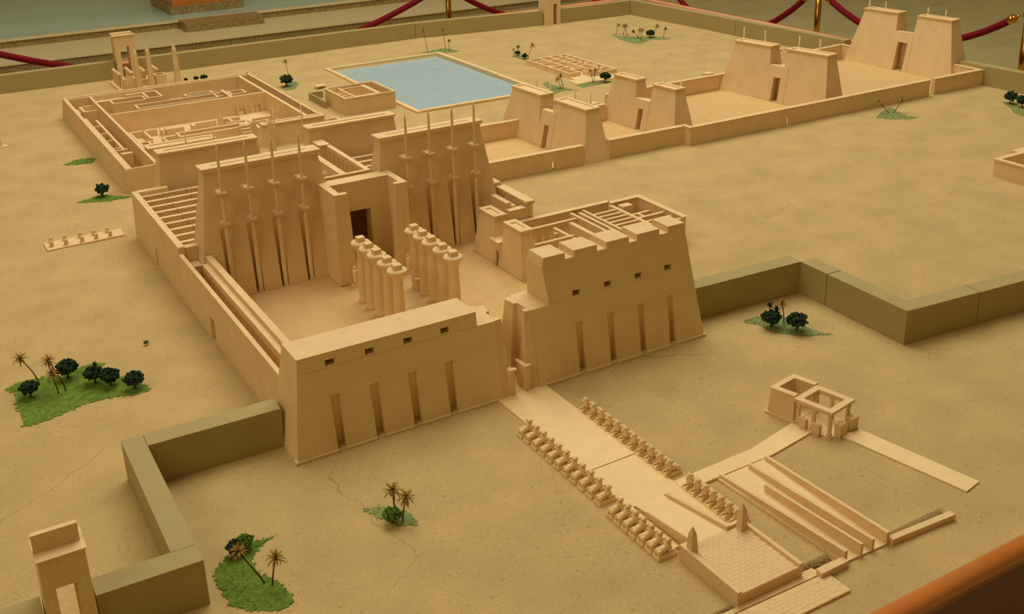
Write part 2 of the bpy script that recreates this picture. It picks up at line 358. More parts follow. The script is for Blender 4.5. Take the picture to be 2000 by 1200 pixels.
def holed_block(mb, xl, xr, yf, yb, z0, z1, holes):
    holed_front(mb, xl, xr, z0, z1, yf, holes)
    A = [(xl(z0), yf(z0), z0), (xr(z0), yf(z0), z0), (xr(z0), yb(z0), z0), (xl(z0), yb(z0), z0)]; B = [(xl(z1), yf(z1), z1), (xr(z1), yf(z1), z1), (xr(z1), yb(z1), z1), (xl(z1), yb(z1), z1)]
    mb.add(A + B, [(3, 2, 1, 0), (4, 5, 6, 7), (1, 2, 6, 5), (2, 3, 7, 6), (3, 0, 4, 7)])
def cornice(x0, x1, y0, y1, zb, zt, flare, slot=None):
    """roll moulding, flaring cavetto and flat cap with a sunken slot; rect = body top"""
    m = MB(); e = 0.0012; h = zt - zb
    m.box(x0 - e, x1 + e, y0 - e, y1 + e, zb, zb + 0.0025)
    z1 = zb + 0.0025; z2 = zt - h * 0.30; mid = (z1 + z2) / 2
    g = lambda d: (x0 - d, x1 + d, y0 - d, y1 + d)
    m.fr(g(0), g(flare * 0.35), z1, mid); m.fr(g(flare * 0.35), g(flare), mid, z2)
    X0, X1, Y0, Y1 = g(flare)
    if slot: m.ring(X0, X1, Y0, Y1, slot[0], z2, zt, slot[1])
    else: m.box(X0, X1, Y0, Y1, z2, zt)
    return m

# ================================================================== first pylon
N1 = [(0.0730 + 0.0717 * i, 0.0900 + 0.0717 * i) for i in range(4)]; N2 = [(0.5660 + 0.0721 * i, 0.5830 + 0.0721 * i) for i in range(4)]
yf = lambda z: 0.16 * max(z, 0); ybk = lambda z: 0.128 - 0.16 * max(z, 0)
t = thing('pylon_tower', 'low first pylon tower with flat top, scored masonry and four niches', 'pylon tower', (0.2, 0.064, 0), 'first pylon towers')
m = MB(); holed_block(m, lambda z: 0.15 * max(z, 0), lambda z: 0.3968, yf, ybk, -0.004, 0.149, [(a, b, 0.004, 0.100, 0.021) for a, b in N1]); m.build('tower_body', M_mason, t, mat_top=M_card)
m = MB(); holed_block(m, lambda z: 0.0225 + 0.10 * (z - 0.149), lambda z: 0.3605, lambda z: 0.0236 + 0.14 * (z - 0.149), lambda z: 0.104 - 0.14 * (z - 0.149), 0.1495, 0.1755, [(a, b, 0.1518, 0.1625, 0.060) for a, b in N1]); m.build('upper_block', M_mason, t, mat_top=M_card)
ed = [-0.003] + [v for p in N1 for v in p] + [0.397]
for i in range(0, 10, 2): MB().box(ed[i], ed[i + 1], -0.003, 0.01, -0.004, 0.0045).build('base_ledge', M_card, t)
t = thing('pylon_tower', 'taller first pylon tower with five raised roof blocks and four niches', 'pylon tower', (0.67, 0.064, 0), 'first pylon towers')
m = MB(); holed_block(m, lambda z: 0.474, lambda z: 0.8686 - 0.135 * max(z, 0), yf, ybk, -0.004, 0.1505, [(a, b, 0.005, 0.103, 0.021) for a, b in N2]); m.build('tower_body', M_mason, t, mat_top=M_card)
xlu = lambda z: 0.5135 - 0.0085 * (z - 0.1505) / 0.0715
m = MB(); holed_block(m, xlu, lambda z: 0.8686 - 0.135 * z, lambda z: 0.0240 + 0.135 * (z - 0.1505), lambda z: 0.1035 - 0.19 * (z - 0.1505), 0.1508, 0.222, [(a, b, 0.1545, 0.1655, 0.060) for a, b in N2]); m.build('upper_block', M_mason, t, mat_top=M_card)
m = MB(); m.fr((0.505, 0.8386, 0.0337, 0.0899), (0.5065, 0.8376, 0.0347, 0.0885), 0.222, 0.2295); m.build('roof_course', M_mason, t, mat_top=M_card)
for a, b in ((0.5065, 0.556), (0.576, 0.6285), (0.650, 0.7025), (0.722, 0.7755), (0.797, 0.8370)):
    MB().fr((a, b, 0.0347, 0.0885), (a + (0.003 if a < 0.51 else 0), b, 0.0357, 0.0870), 0.2295, 0.2415).build('roof_block', M_card, t)
ed = [0.474] + [v for p in N2 for v in p] + [0.8715]
for i in range(0, 10, 2): MB().box(ed[i], ed[i + 1], -0.003, 0.01, -0.004, 0.0045).build('base_ledge', M_card, t)
# portal jambs between the towers
jb = [(0.450, 0.002), (0.4738, 0.0), (0.4738, 0.118), (0.447, 0.113), (0.450, 0.068), (0.4660, 0.066), (0.4665, 0.037), (0.4525, 0.036)]
jt = [(0.4593, 0.0265), (0.4738, 0.0245), (0.4738, 0.099), (0.4587, 0.0945), (0.4615, 0.068), (0.4695, 0.066), (0.4705, 0.038), (0.4615, 0.037)]
def jamb(mir, label):
    f = (lambda p: [(0.8706 - x, y) for x, y in reversed(p)]) if mir else (lambda p: p)
    t = thing('portal_jamb', label, 'portal jamb', (0.397 if mir else 0.4735, 0.06, 0))
    MB().loft(f(jb), f(jt), -0.004, 0.1490 if mir else 0.1502).build('jamb_body', M_card, t)
    a, b = (0.4105, 0.4225) if mir else (0.4425, 0.4535)
    MB().box(a, b, -0.001, 0.030, -0.004, 0.052).build('pier', M_card, t)
    c = MB(); c.box(a - 0.002, b + 0.002, -0.003, 0.006, 0.052, 0.0555); c.box(a - 0.002, a + 0.005, 0.006, 0.032, 0.052, 0.0555); c.build('pier_cap', M_card, t)
jamb(False, 'cream portal jamb against the taller crenellated first pylon tower'); jamb(True, 'cream portal jamb against the lower flat first pylon tower')

# ================================================================== great court
m = MB(); m.prism([(0.03, 0.115), (0.84, 0.115), (0.84, 0.423), (0.6985, 0.423), (0.6985, 0.675), (0.784, 0.675), (0.784, 0.7215), (0.5275, 0.7215), (0.5275, 0.6445), (0.3415, 0.6445), (0.3415, 0.7215), (0.03, 0.7215)], -0.006, 0.0022)
o = m.build('court_paving', M_court); tag(o, 'pale floor of the great court behind the first pylon', 'paving')
t = thing('court_wall', 'long plain court wall with a small doorway beside the big lawn', 'wall', (0.024, 0.45, 0))
MB().wall((0.0165, 0.7845), (0.0150, 0.09), 0.013, 0.110, [(0.228, 0.262, 0.050)], lean=0.004).build('wall_run', M_card, t)
t = thing('hall_enclosure', 'tall side wall of the columned hall facing the pegged slab', 'wall', (0.026, 1.02, 0))
MB().wall((0.0185, 1.2535), (0.0170, 0.7850), 0.0195, 0.1245, [(0.2235, 0.240, 0.046)], lean=0.005).build('wall_run', M_card, t)
MB().fr((0.0375, 0.0475, 0.785, 0.805), (0.0375, 0.0665, 0.785, 0.805), -0.004, 0.1215).build('end_return', M_card, t)
MB().wall((0.0365, 1.2335), (0.112, 1.2335), 0.020, 0.1255).build('far_return', M_card, t)
MB().fr((0.032, 0.0475, 0.745, 0.7845), (0.032, 0.0605, 0.745, 0.7845), -0.004, 0.088).build('low_ledge', M_card, t)
t = thing('hall_enclosure', 'tall side wall of the columned hall facing the open sand', 'wall', (0.842, 1.02, 0))
MB().wall((0.8525, 0.785), (0.8505, 1.2535), 0.0195, 0.1215, lean=0.005).build('wall_run', M_card, t)
MB().fr((0.8265, 0.8335, 0.785, 0.805), (0.8075, 0.8335, 0.785, 0.805), -0.004, 0.1195).build('end_return', M_card, t)
# colonnade: architrave with lip on a row of columns
col_me = MB().lathe(0, 0, [(0.0095, 0.0023), (0.0095, 0.004), (0.0075, 0.005), (0.0082, 0.03), (0.0072, 0.068), (0.0062, 0.074), (0.0088, 0.079), (0.0088, 0.086)], 12).mesh('column', mat=M_card, smooth=True)
def colonnade(sx, y0, y1, n, label, loc, z=0.0):
    t = thing('colonnade', label, 'colonnade', loc)
    g = (lambda x: x) if sx > 0 else (lambda x: 0.869 - x)
    a, b = sorted((g(0.0665), g(0.0805))); MB().box(a, b, y0, y1, 0.084, 0.1115).build('architrave', M_card, t)
    a, b = sorted((g(0.0530), g(0.0663))); MB().box(a, b, y0, y1 - 0.02, 0.086, 0.1015).build('cornice_lip', M_card, t)
    for i in range(n): place(col_me, 'column', t, (g(0.066), y0 + 0.018 + (y1 - y0 - 0.036) * i / (n - 1), 0))
colonnade(1, 0.125, 0.735, 18, 'court colonnade with a long architrave beside the plain wall', (0.067, 0.43, 0))
colonnade(-1, 0.656, 0.752, 4, 'short colonnade end behind the small court temple', (0.80, 0.7, 0))
t = thing('court_wall', 'short corniced court wall end beyond the small court temple', 'wall', (0.85, 0.7, 0))
MB().wall((0.8555, 0.636), (0.8525, 0.7845), 0.016, 0.104, lean=0.004).build('wall_run', M_card, t)
MB().fr((0.834, 0.855, 0.636, 0.7845), (0.832, 0.8580, 0.634, 0.7845), 0.104, 0.1125).build('cornice', M_card, t)
MB().box(0.786, 0.838, 0.634, 0.655, -0.004, 0.098).build('end_pier', M_card, t)

# ================================================================== second pylon
def second_tower(bx, tx, poles, label):
    t = thing('pylon_tower', label, 'pylon tower', ((bx[0] + bx[1]) / 2, 0.78, 0), 'second pylon towers')
    zb, zt = 0.284, 0.3005; fl = 0.0055; x0, x1 = tx[0] + fl, tx[1] - fl
    k = lambda z: max(z, 0) / zb
    hs = [(p - 0.012, p + 0.006, 0.002, 0.163, 0.7475) for p in poles]
    m = MB(); holed_block(m, lambda z: bx[0] + (x0 - bx[0]) * k(z), lambda z: bx[1] + (x1 - bx[1]) * k(z), lambda z: 0.722 + 0.0405 * k(z), lambda z: 0.842 - 0.045 * k(z), -0.004, zb, hs)
    m.build('tower_body', M_card, t)
    cornice(x0, x1, 0.7625, 0.797, zb, zt, fl, (0.028, 0.0205)).build('cornice', M_card, t)
    for p in poles:
        po = MB().lathe(p, 0.7315, [(0.0075, -0.002), (0.0075, 0.006), (0.0058, 0.008), (0.0052, 0.13), (0.0042, 0.25), (0.0026, 0.345), (0.0008, 0.357)], 10).build('flagpole', M_card, t, smooth=True)
        for zz in (0.2485, 0.178):
            yy = 0.722 + 0.0405 * zz / zb; b = MB(); b.box(p - 0.0105, p + 0.0055, 0.7255, yy + 0.001, zz - 0.004, zz + 0.004); b.box(p - 0.0105, p + 0.0085, 0.7225, 0.7285, zz - 0.0028, zz + 0.0028)
            sub(po, t, b, 'bracket', M_card)
second_tower((0.048, 0.402), (0.087, 0.362), (0.1205, 0.181, 0.2405, 0.3035), 'towering second pylon tower with four flagpoles beside the roof slats')
second_tower((0.468, 0.826), (0.507, 0.786), (0.5655, 0.6265, 0.6885, 0.7485), 'towering second pylon tower with four flagpoles above the small court temple')
t = thing('gate_vestibule', 'tall U-shaped gate vestibule with dark doorway between the flagpole towers', 'vestibule', (0.4345, 0.70, 0))
zt = 0.221
yb = lambda z: 0.7215 + 0.0405 * max(z, 0) / 0.284
def slab(m, xb0, xb1, xt0, xt1, y0, zb, zt2, yk=None):
    k = yk or yb
    m.hexa([(xb0, y0, zb), (xb1, y0, zb), (xb1, k(zb), zb), (xb0, k(zb), zb)], [(xt0, y0, zt2), (xt1, y0, zt2), (xt1, k(zt2), zt2), (xt0, k(zt2), zt2)])
F = lambda z: 0.760
m = MB(); slab(m, 0.3615, 0.4025, 0.3615, 0.3670, 0.7205, 0.0, zt); slab(m, 0.4025, 0.4065, 0.3670, 0.4065, 0.7205, 0.0, zt, F); slab(m, 0.459, 0.4675, 0.459, 0.5020, 0.7205, 0.0, zt, F); slab(m, 0.4675, 0.5075, 0.5020, 0.5075, 0.7205, 0.0, zt); m.box(0.4065, 0.4590, 0.7205, 0.760, 0.1495, zt); m.build('back_wall', M_card, t)
for sgn in (1, -1):
    g = (lambda x: x) if sgn > 0 else (lambda x: 0.869 - x)
    m = MB(); q = lambda b: sorted((g(b[0]), g(b[1])))
    b, tt = q((0.3420, 0.3615)), q((0.3450, 0.3615)); slab(m, b[0], b[1], tt[0], tt[1], 0.6475, 0.0022, zt)
    b, tt = q((0.3615, 0.3860)), q((0.3615, 0.3760)); m.fr((b[0], b[1], 0.6450, 0.6640), (tt[0], tt[1], 0.6475, 0.6620), 0.0022, zt); m.build('wing', M_card, t)
MB().fr((0.4030, 0.4665, 0.800, 0.812), (0.3700, 0.4995, 0.800, 0.812), 0.17, 0.2145).build('passage_lintel', M_card, t)
MB().box(0.4066, 0.4589, 0.753, 0.758, 0.003, 0.1494).build('doorway_panel', M_doorway, t)  # brown sheet closing the opening in place of its shaded interior
# kiosk columns
kc = MB().lathe(0, 0, [(0.0135, 0.0), (0.0135, 0.006), (0.0108, 0.0075), (0.0125, 0.025), (0.0122, 0.07), (0.0105, 0.105), (0.0108, 0.118), (0.0150, 0.130), (0.0215, 0.1365), (0.0218, 0.1400), (0.0200, 0.1425), (0.006, 0.1440)], 22).mesh('column', mat=M_card, smooth=True)
ka = MB().box(-0.0085, 0.0085, -0.0085, 0.0085, 0.1435, 0.1535).mesh('abacus', mat=M_card)
ORD = ('first', 'second', 'third', 'fourth', 'fifth', 'sixth', 'seventh', 'eighth', 'ninth', 'tenth', 'eleventh')
for x, lb, xs in ((0.357, 'flared column in the row on the colonnade side', -1), (0.486, 'flared column in the row on the court temple side', 1)):
    for y, od in zip((0.545, 0.502, 0.459, 0.406, 0.357), ORD):
        t = thing('court_column', od + ' from the vestibule: ' + lb, 'column', (x, y, 0.002), 'court columns')
        place(kc, 'shaft', t, (x, y, 0.001)); place(ka, 'abacus', t, (x, y, 0.001))
t = thing('court_altar', 'small square block between the tall court columns', 'altar', (0.47, 0.51, 0)); MB().box(0.474, 0.483, 0.522, 0.531, -0.002, 0.030).build('block', M_card, t); MB().box(0.4725, 0.4845, 0.5205, 0.5325, 0.030, 0.033).build('cap', M_card, t)
# standing statues at the vestibule door
def statue(x, y, h, label):
    t = thing('standing_statue', label, 'statue', (x, y, 0))
    MB().box(x - 0.008, x + 0.008, y - 0.008, y + 0.008, -0.002, 0.006).build('base', M_stonefig, t)
    m = MB(); m.lathe(x, y, [(0.004, 0.006), (0.0048, 0.02), (0.0042, h * 0.45), (0.0062, h * 0.72), (0.0066, h * 0.80), (0.0022, h * 0.85)], 10); m.ball((x, y, h * 0.92), (0.0036, 0.0036, 0.0045)); m.build('figure', M_stonefig, t, smooth=True)
statue(0.506, 0.632, 0.052, 'tiny standing statue at the vestibule wing facing the court columns'); statue(0.372, 0.632, 0.052, 'tiny standing statue at the vestibule wing behind the court columns')

# ================================================================== columned hall
o = MB().box(0.0395, 0.8295, 0.843, 1.232, -0.006, 0.002).build('hall_paving', M_court); tag(o, 'pale floor inside the roofless columned hall', 'paving')
def slats(x0, x1, cuts, label, loc):
    t = thing('roof_slats', label, 'roof slats', loc)
    xs = [x0] + cuts + [x1]
    for i in range(9):
        y = 0.838 + i * 0.0477
        for a, b in zip(xs[:-1], xs[1:]): MB().box(a + 0.0006, b - 0.0006, y, y + 0.0125, 0.098, 0.1155).build('architrave', M_card, t)
    for i in range(1, 9):
        for c in cuts: MB().box(c - 0.005, c + 0.005, 0.8395 + i * 0.0477, 0.8495 + i * 0.0477, 0.0021, 0.098).build('pillar', M_card, t)
slats(0.0385, 0.368, [0.095, 0.155, 0.215, 0.275, 0.335], 'row of architrave slats over the hall side by the pegged slab', (0.2, 1.03, 0))
slats(0.562, 0.829, [0.615, 0.675, 0.735, 0.795], 'row of architrave slats over the hall side by the open sand', (0.7, 1.03, 0))
nc = MB().lathe(0, 0, [(0.015, -0.004), (0.015, 0.006), (0.012, 0.008), (0.0125, 0.10), (0.011, 0.125), (0.018, 0.14), (0.018, 0.148)], 14).mesh('column', mat=M_card, smooth=True)
for x, w, lb, loc in ((0.4765, 0.0165, 'nave architrave on thick columns beside the clerestory grille', (0.484, 1.06, 0)), (0.378, 0.0165, 'nave architrave on thick columns beside the wider slatted hall side', (0.386, 1.06, 0))):
    t = thing('nave_arcade', lb, 'arcade', loc)
    MB().box(x, x + w, 0.850, 1.250, 0.148, 0.168).build('architrave', M_card, t)
    for i in range(7): place(nc, 'column', t, (x + w / 2, 0.875 + i * 0.0595, 0))
t = thing('clerestory', 'clerestory wall with upright window slats over the hall nave', 'clerestory', (0.547, 1.05, 0))
MB().box(0.5405, 0.5535, 0.850, 1.205, 0.160, 0.1705).build('top_beam', M_card, t); MB().box(0.5405, 0.5535, 0.850, 1.205, 0.095, 0.108).build('sill_beam', M_card, t)
for i in range(12): MB().box(0.5420, 0.5520, 0.852 + i * 0.0315, 0.859 + i * 0.0315, 0.108, 0.160).build('window_slat', M_card, t)
for i in range(7): MB().box(0.5420, 0.5520, 0.855 + i * 0.056, 0.865 + i * 0.056, -0.004, 0.095).build('pillar', M_card, t)
t = thing('hall_porch', 'flat roofed porch block joining the hall nave to third pylon', 'porch', (0.53, 1.235, 0)); MB().fr((0.521, 0.549, 1.206, 1.2495), (0.521, 0.549, 1.206, 1.2635), 0.002, 0.170).build('porch_body', M_card, t); MB().box(0.519, 0.551, 1.204, 1.2635, 0.170, 0.1735).build('roof_slab', M_card, t)

# ================================================================== third and fourth pylons
def plain_tower(base, top, zb, zt, fl, slot, label, group, extra=None):
    t = thing('pylon_tower', label, 'pylon tower', ((base[0] + base[1]) / 2, (base[2] + base[3]) / 2, 0), group)
    MB().fr(base, top, -0.004, zb).build('tower_body', M_card, t)
    cornice(top[0], top[1], top[2], top[3], zb, zt, fl, slot).build('cornice', M_card, t)
    return t
plain_tower((0.082, 0.392, 1.250, 1.345), (0.1085, 0.3665, 1.2665, 1.3055), 0.1965, 0.2095, 0.0045, (0.022, 0.0195), 'wide third pylon tower between the slatted hall and the cell corridor', 'third pylon towers')
plain_tower((0.492, 0.800, 1.250, 1.345), (0.5175, 0.7735, 1.2665, 1.3055), 0.1965, 0.2095, 0.0045, (0.022, 0.0195), 'wide third pylon tower on the lake side of the slatted hall', 'third pylon towers')
t = thing('pylon_link', 'low passage block between the third pylon towers', 'passage', (0.4415, 1.3, 0)); MB().fr((0.3925, 0.4150, 1.262, 1.34), (0.3800, 0.4150, 1.270, 1.335), -0.004, 0.135).build('passage_wall', M_card, t); MB().fr((0.4680, 0.4915, 1.262, 1.34), (0.4680, 0.5040, 1.270, 1.335), -0.004, 0.135).build('passage_wall', M_card, t); MB().box(0.4150, 0.4680, 1.29, 1.32, 0.110, 0.128).build('lintel', M_card, t)
t = plain_tower((0.560, 0.790, 1.862, 1.915), (0.5735, 0.785, 1.872, 1.905), 0.066, 0.0755, 0.003, (0.012, 0.010), 'low fourth pylon tower closing the sanctuary yard', None)
for i, (x, h) in enumerate(((0.606, 0.130), (0.7015, 0.132))):
    MB().lathe(x, 1.853, [(0.004, -0.002), (0.0032, 0.07), (0.0012, h)], 8).build('flagpole', M_card, t, smooth=True)
t = plain_tower((0.183, 0.41, 1.80, 1.875), (0.190, 0.398, 1.812, 1.862), 0.066, 0.0755, 0.003, (0.012, 0.014), 'low fourth pylon tower hidden behind the wide third pylon tower', None)
for x, h in ((0.3865, 0.134), (0.30, 0.134)): MB().lathe(x, 1.788, [(0.004, -0.002), (0.0032, 0.07), (0.0012, h)], 8).build('flagpole', M_card, t, smooth=True)
def obelisk(x, y, z, h, w, label, group=None, taper=0.62):
    t = thing('obelisk', label, 'obelisk', (x, y, z), group)
    a, b = w / 2, w / 2 * taper; hp = h - w * 0.95
    MB().fr((x - a, x + a, y - a, y + a), (x - b, x + b, y - b, y + b), z - 0.001, z + hp).build('shaft', M_card, t)
    m = MB(); m.add([(x - b, y - b, z + hp), (x + b, y - b, z + hp), (x + b, y + b, z + hp), (x - b, y + b, z + hp), (x, y, z + h)], [(0, 1, 4), (1, 2, 4), (2, 3, 4), (3, 0, 4), (3, 2, 1, 0)]); m.build('pyramidion', M_card, t)
obelisk(0.518, 2.18, 0, 0.062, 0.022, 'short obelisk standing inside the sanctuary yard')
obelisk(0.684, 2.105, 0, 0.0785, 0.017, 'slim obelisk by the small doors of the sanctuary cross wall')
obelisk(0.517, 1.61, 0, 0.168, 0.021, 'tall obelisk in front of the low fourth pylon tower')
obelisk(0.4985, 1.72, 0, 0.146, 0.019, 'tall obelisk between third and fourth pylon by the sanctuary')

# ================================================================== sanctuary compound
t = thing('sanctuary_compound', 'large walled sanctuary compound with nested corridors and rooms', 'temple compound', (0.43, 2.16, 0))
def P(name, *bx):
    m = MB()
    for b in bx: m.box(*b)
    return m.build(name, M_card, t)
W = 0.0715
MB().wall((0.0740, 2.6950), (0.0740, 1.6360), 0.0235, W, lean=0.0105).build('outer_wall', M_card, t)
MB().wall((0.0976, 1.6360), (0.1720, 1.6360), 0.016, W - 0.0005).build('outer_wall', M_card, t)
MB().wall((0.7925, 1.9165), (0.7905, 2.6950), 0.015, W - 0.0005, lean=0.007).build('outer_wall', M_card, t)
MB().wall((0.7850, 2.6950), (0.0840, 2.6950), 0.026, W - 0.001).build('outer_wall', M_card, t)
P('coping', (0.0845, 0.0935, 1.640, 2.690, W, W + 0.0025)); P('coping', (0.0845, 0.784, 2.680, 2.690, W, W + 0.003)); P('coping', (0.7755, 0.7845, 1.9165, 2.690, W, W + 0.003)); P('coping', (0.0945, 0.172, 1.6365, 1.642, W - 0.0005, W + 0.002))
P('inner_wall', (0.1725, 0.1815, 1.655, 2.665, -0.004, W)); P('inner_wall', (0.734, 0.7455, 1.9165, 2.665, -0.004, W + 0.001))
m = MB(); m.wall((0.1815, 2.335), (0.734, 2.335), 0.012, W, [(0.448, 0.470, 0.026), (0.500, 0.512, 0.030), (0.520, 0.532, 0.030)]); m.build('cross_wall', M_card, t)
P('door_pillar', (0.6235, 0.6285, 2.322, 2.335, -0.003, 0.038)); P('door_pillar', (0.6545, 0.6595, 2.322, 2.335, -0.003, 0.038))
# cells of the side corridor
m = MB(); m.ring(0.122, 0.1835, 2.505, 2.597, 0.009, -0.004, 0.055); m.build('corridor_room', M_card, t); P('corridor_room_floor', (0.125, 0.18, 2.51, 2.59, 0.02, 0.03))
P('corridor_step', (0.110, 0.121, 2.535, 2.60, -0.004, 0.045))
P('corridor_rail', (0.1075, 0.1145, 1.705, 2.41, -0.004, 0.054)); P('cell_wall', (0.1350, 0.1425, 1.92, 2.362, -0.004, 0.055))
for y in (2.274, 2.166, 2.063, 1.958): P('cell_partition', (0.1145, 0.1350, y, y + 0.008, -0.004, 0.053))
P('corridor_block', (0.119, 0.1535, 1.868, 1.885, -0.004, 0.056)); P('corridor_block', (0.1145, 0.150, 1.918, 1.928, -0.004, 0.056)); P('corridor_slab', (0.115, 0.150, 1.665, 1.695, -0.004, 0.030))
# rooms behind the cross wall
def room(x0, x1, y0, y1, z, th=0.008):
    m = MB(); m.ring(x0, x1, y0, y1, th, -0.004, z, th); m.build('room_walls', M_card, t)
room(0.232, 0.356, 2.545, 2.618, 0.060); room(0.356, 0.412, 2.535, 2.645, 0.066); room(0.293, 0.588, 2.415, 2.483, 0.060); room(0.488, 0.594, 2.508, 2.548, 0.058)
room(0.205, 0.248, 2.385, 2.425, 0.045, 0.006); room(0.25, 0.287, 2.388, 2.432, 0.045, 0.006); room(0.437, 0.475, 2.505, 2.537, 0.05, 0.006); room(0.64, 0.70, 2.44, 2.505, 0.056)
P('room_partition', (0.6205, 0.6325, 2.395, 2.52, -0.004, 0.06)); P('room_partition', (0.598, 0.6205, 2.50, 2.510, -0.004, 0.055)); P('room_partition', (0.598, 0.620, 2.47, 2.478, -0.004, 0.05)); P('room_partition', (0.65, 0.70, 2.40, 2.41, -0.004, 0.055)); P('room_partition', (0.595, 0.62, 2.425, 2.433, -0.004, 0.05))
P('ledge', (0.184, 0.356, 2.642, 2.668, -0.004, 0.052)); P('ledge', (0.30, 0.41, 2.652, 2.667, -0.004, 0.062))
# low sanctuary plan inside the yard
def low(x0, x1, y0, y1, z=0.024): P('low_wall', (x0, x1, y0, y1, -0.004, z))
for b in ((0.2155, 0.2235, 1.88, 2.236), (0.2235, 0.27, 2.228, 2.236), (0.262, 0.27, 2.12, 2.228), (0.262, 0.31, 2.228, 2.240), (0.318, 0.325, 2.20, 2.236), (0.335, 0.395, 2.205, 2.236), (0.425, 0.437, 2.196, 2.236), (0.437, 0.515, 2.223, 2.236), (0.535, 0.60, 2.222, 2.232), (0.555, 0.565, 2.155, 2.222), (0.535, 0.60, 2.165, 2.173), (0.2235, 0.262, 2.085, 2.092), (0.244, 0.252, 1.92, 2.085), (0.2235, 0.244, 2.00, 2.007), (0.2235, 0.244, 1.90, 1.907),
          (0.252, 0.305, 2.04, 2.052), (0.297, 0.305, 2.052, 2.115), (0.305, 0.40, 2.105, 2.118), (0.395, 0.402, 2.085, 2.105), (0.395, 0.47, 2.105, 2.112)): low(*b)
P('shrine_hall', (0.336, 0.345, 2.02, 2.082, -0.004, 0.040)); P('shrine_hall', (0.345, 0.560, 2.070, 2.082, -0.004, 0.040)); P('shrine_hall', (0.345, 0.545, 2.02, 2.032, -0.004, 0.040)); P('shrine_block', (0.545, 0.562, 2.035, 2.068, -0.004, 0.044)); P('shrine_block', (0.567, 0.590, 2.06, 2.10, -0.004, 0.034)); P('shrine_block', (0.275, 0.296, 1.99, 2.02, -0.004, 0.030))
for b in ((0.60, 0.61, 1.96, 2.14), (0.61, 0.665, 2.10, 2.108), (0.655, 0.665, 1.96, 2.10), (0.61, 0.655, 1.99, 1.998), (0.625, 0.70, 2.14, 2.148), (0.69, 0.73, 2.02, 2.032), (0.70, 0.722, 2.05, 2.062)): low(*b, 0.030)
for i in range(5): P('step', (0.535, 0.568, 1.93 + i * 0.022, 1.94 + i * 0.022, -0.004, 0.02 + 0.006 * i))
P('yard_floor', (0.1815, 0.734, 1.9165, 2.335, -0.006, 0.002))
P('corner_room_wall', (0.7905, 0.835, 1.868, 1.878, -0.004, 0.060)); P('corner_room_wall', (0.826, 0.835, 1.70, 1.868, -0.004, 0.060)); P('corner_room_wall', (0.7915, 0.80, 1.70, 1.868, -0.004, 0.055)); P('corner_room_wall', (0.80, 0.826, 1.80, 1.808, -0.004, 0.055))

# ================================================================== chapel with obelisks behind the compound
t = thing('rear_chapel', 'small rear chapel with clustered columns and two box rooms', 'chapel', (0.44, 3.06, 0))
MB().box(0.345, 0.545, 3.0, 3.20, -0.004, 0.004).build('platform', M_card, t)
m = MB(); m.ring(0.368, 0.415, 3.005, 3.055, 0.007, -0.003, 0.046); m.build('box_room', M_card, t); m = MB(); m.ring(0.495, 0.537, 3.005, 3.055, 0.007, -0.003, 0.046); m.build('box_room', M_card, t)
MB().box(0.415, 0.495, 3.035, 3.045, -0.003, 0.030).build('screen_wall', M_card, t); MB().box(0.375, 0.381, 2.998, 3.004, -0.003, 0.026).build('door_pillar', M_card, t)
cc = MB().lathe(0, 0, [(0.0062, 0), (0.005, 0.05), (0.0085, 0.054), (0.0085, 0.057), (0.005, 0.0575), (0.005, 0.062)], 8).mesh('column', mat=M_card, smooth=True)
for x in (0.362, 0.412, 0.462, 0.513):
    for i in range(4): place(cc, 'column', t, (x, 3.065 + i * 0.034, 0.003))
t = thing('rear_gate', 'tall corniced gate standing in the far khaki wall behind obelisks', 'gate', (0.436, 3.27, 0))
m = MB(); m.box(0.394, 0.4155, 3.245, 3.30, -0.004, 0.172); m.box(0.4535, 0.480, 3.245, 3.30, -0.004, 0.172); m.box(0.4155, 0.4535, 3.245, 3.30, 0.135, 0.172); m.build('gate_body', M_card, t)
cornice(0.394, 0.480, 3.245, 3.262, 0.172, 0.184, 0.004).build('cornice', M_card, t); MB().box(0.392, 0.476, 3.272, 3.302, 0.172, 0.188).build('rear_cap', M_card, t); MB().box(0.4155, 0.4535, 3.285, 3.295, -0.004, 0.03).build('door_sill', M_woodd, t)
obelisk(0.424, 3.0, 0, 0.168, 0.023, 'tall obelisk before the rear chapel, beside its smaller box room door', 'obelisks before the rear chapel')
obelisk(0.474, 3.0, 0, 0.174, 0.023, 'tall obelisk before the rear chapel, in front of its screen wall', 'obelisks before the rear chapel')
obelisk(0.5845, 3.02, 0, 0.166, 0.024, 'lone tall obelisk apart from the rear chapel near dark shrubs')
t = thing('wall_gate', 'narrow tall gate set in the far khaki wall beyond the lake', 'gate', (2.52, 3.17, 0))
m = MB(); m.box(2.478, 2.5235, 3.155, 3.225, -0.004, 0.16); m.box(2.5455, 2.566, 3.155, 3.225, -0.004, 0.16); m.box(2.5235, 2.5455, 3.155, 3.225, 0.104, 0.16); m.box(2.5235, 2.5455, 3.195, 3.205, -0.004, 0.104); m.build('gate_body', M_card, t)
cornice(2.478, 2.566, 3.155, 3.225, 0.16, 0.172, 0.004).build('cornice', M_card, t)
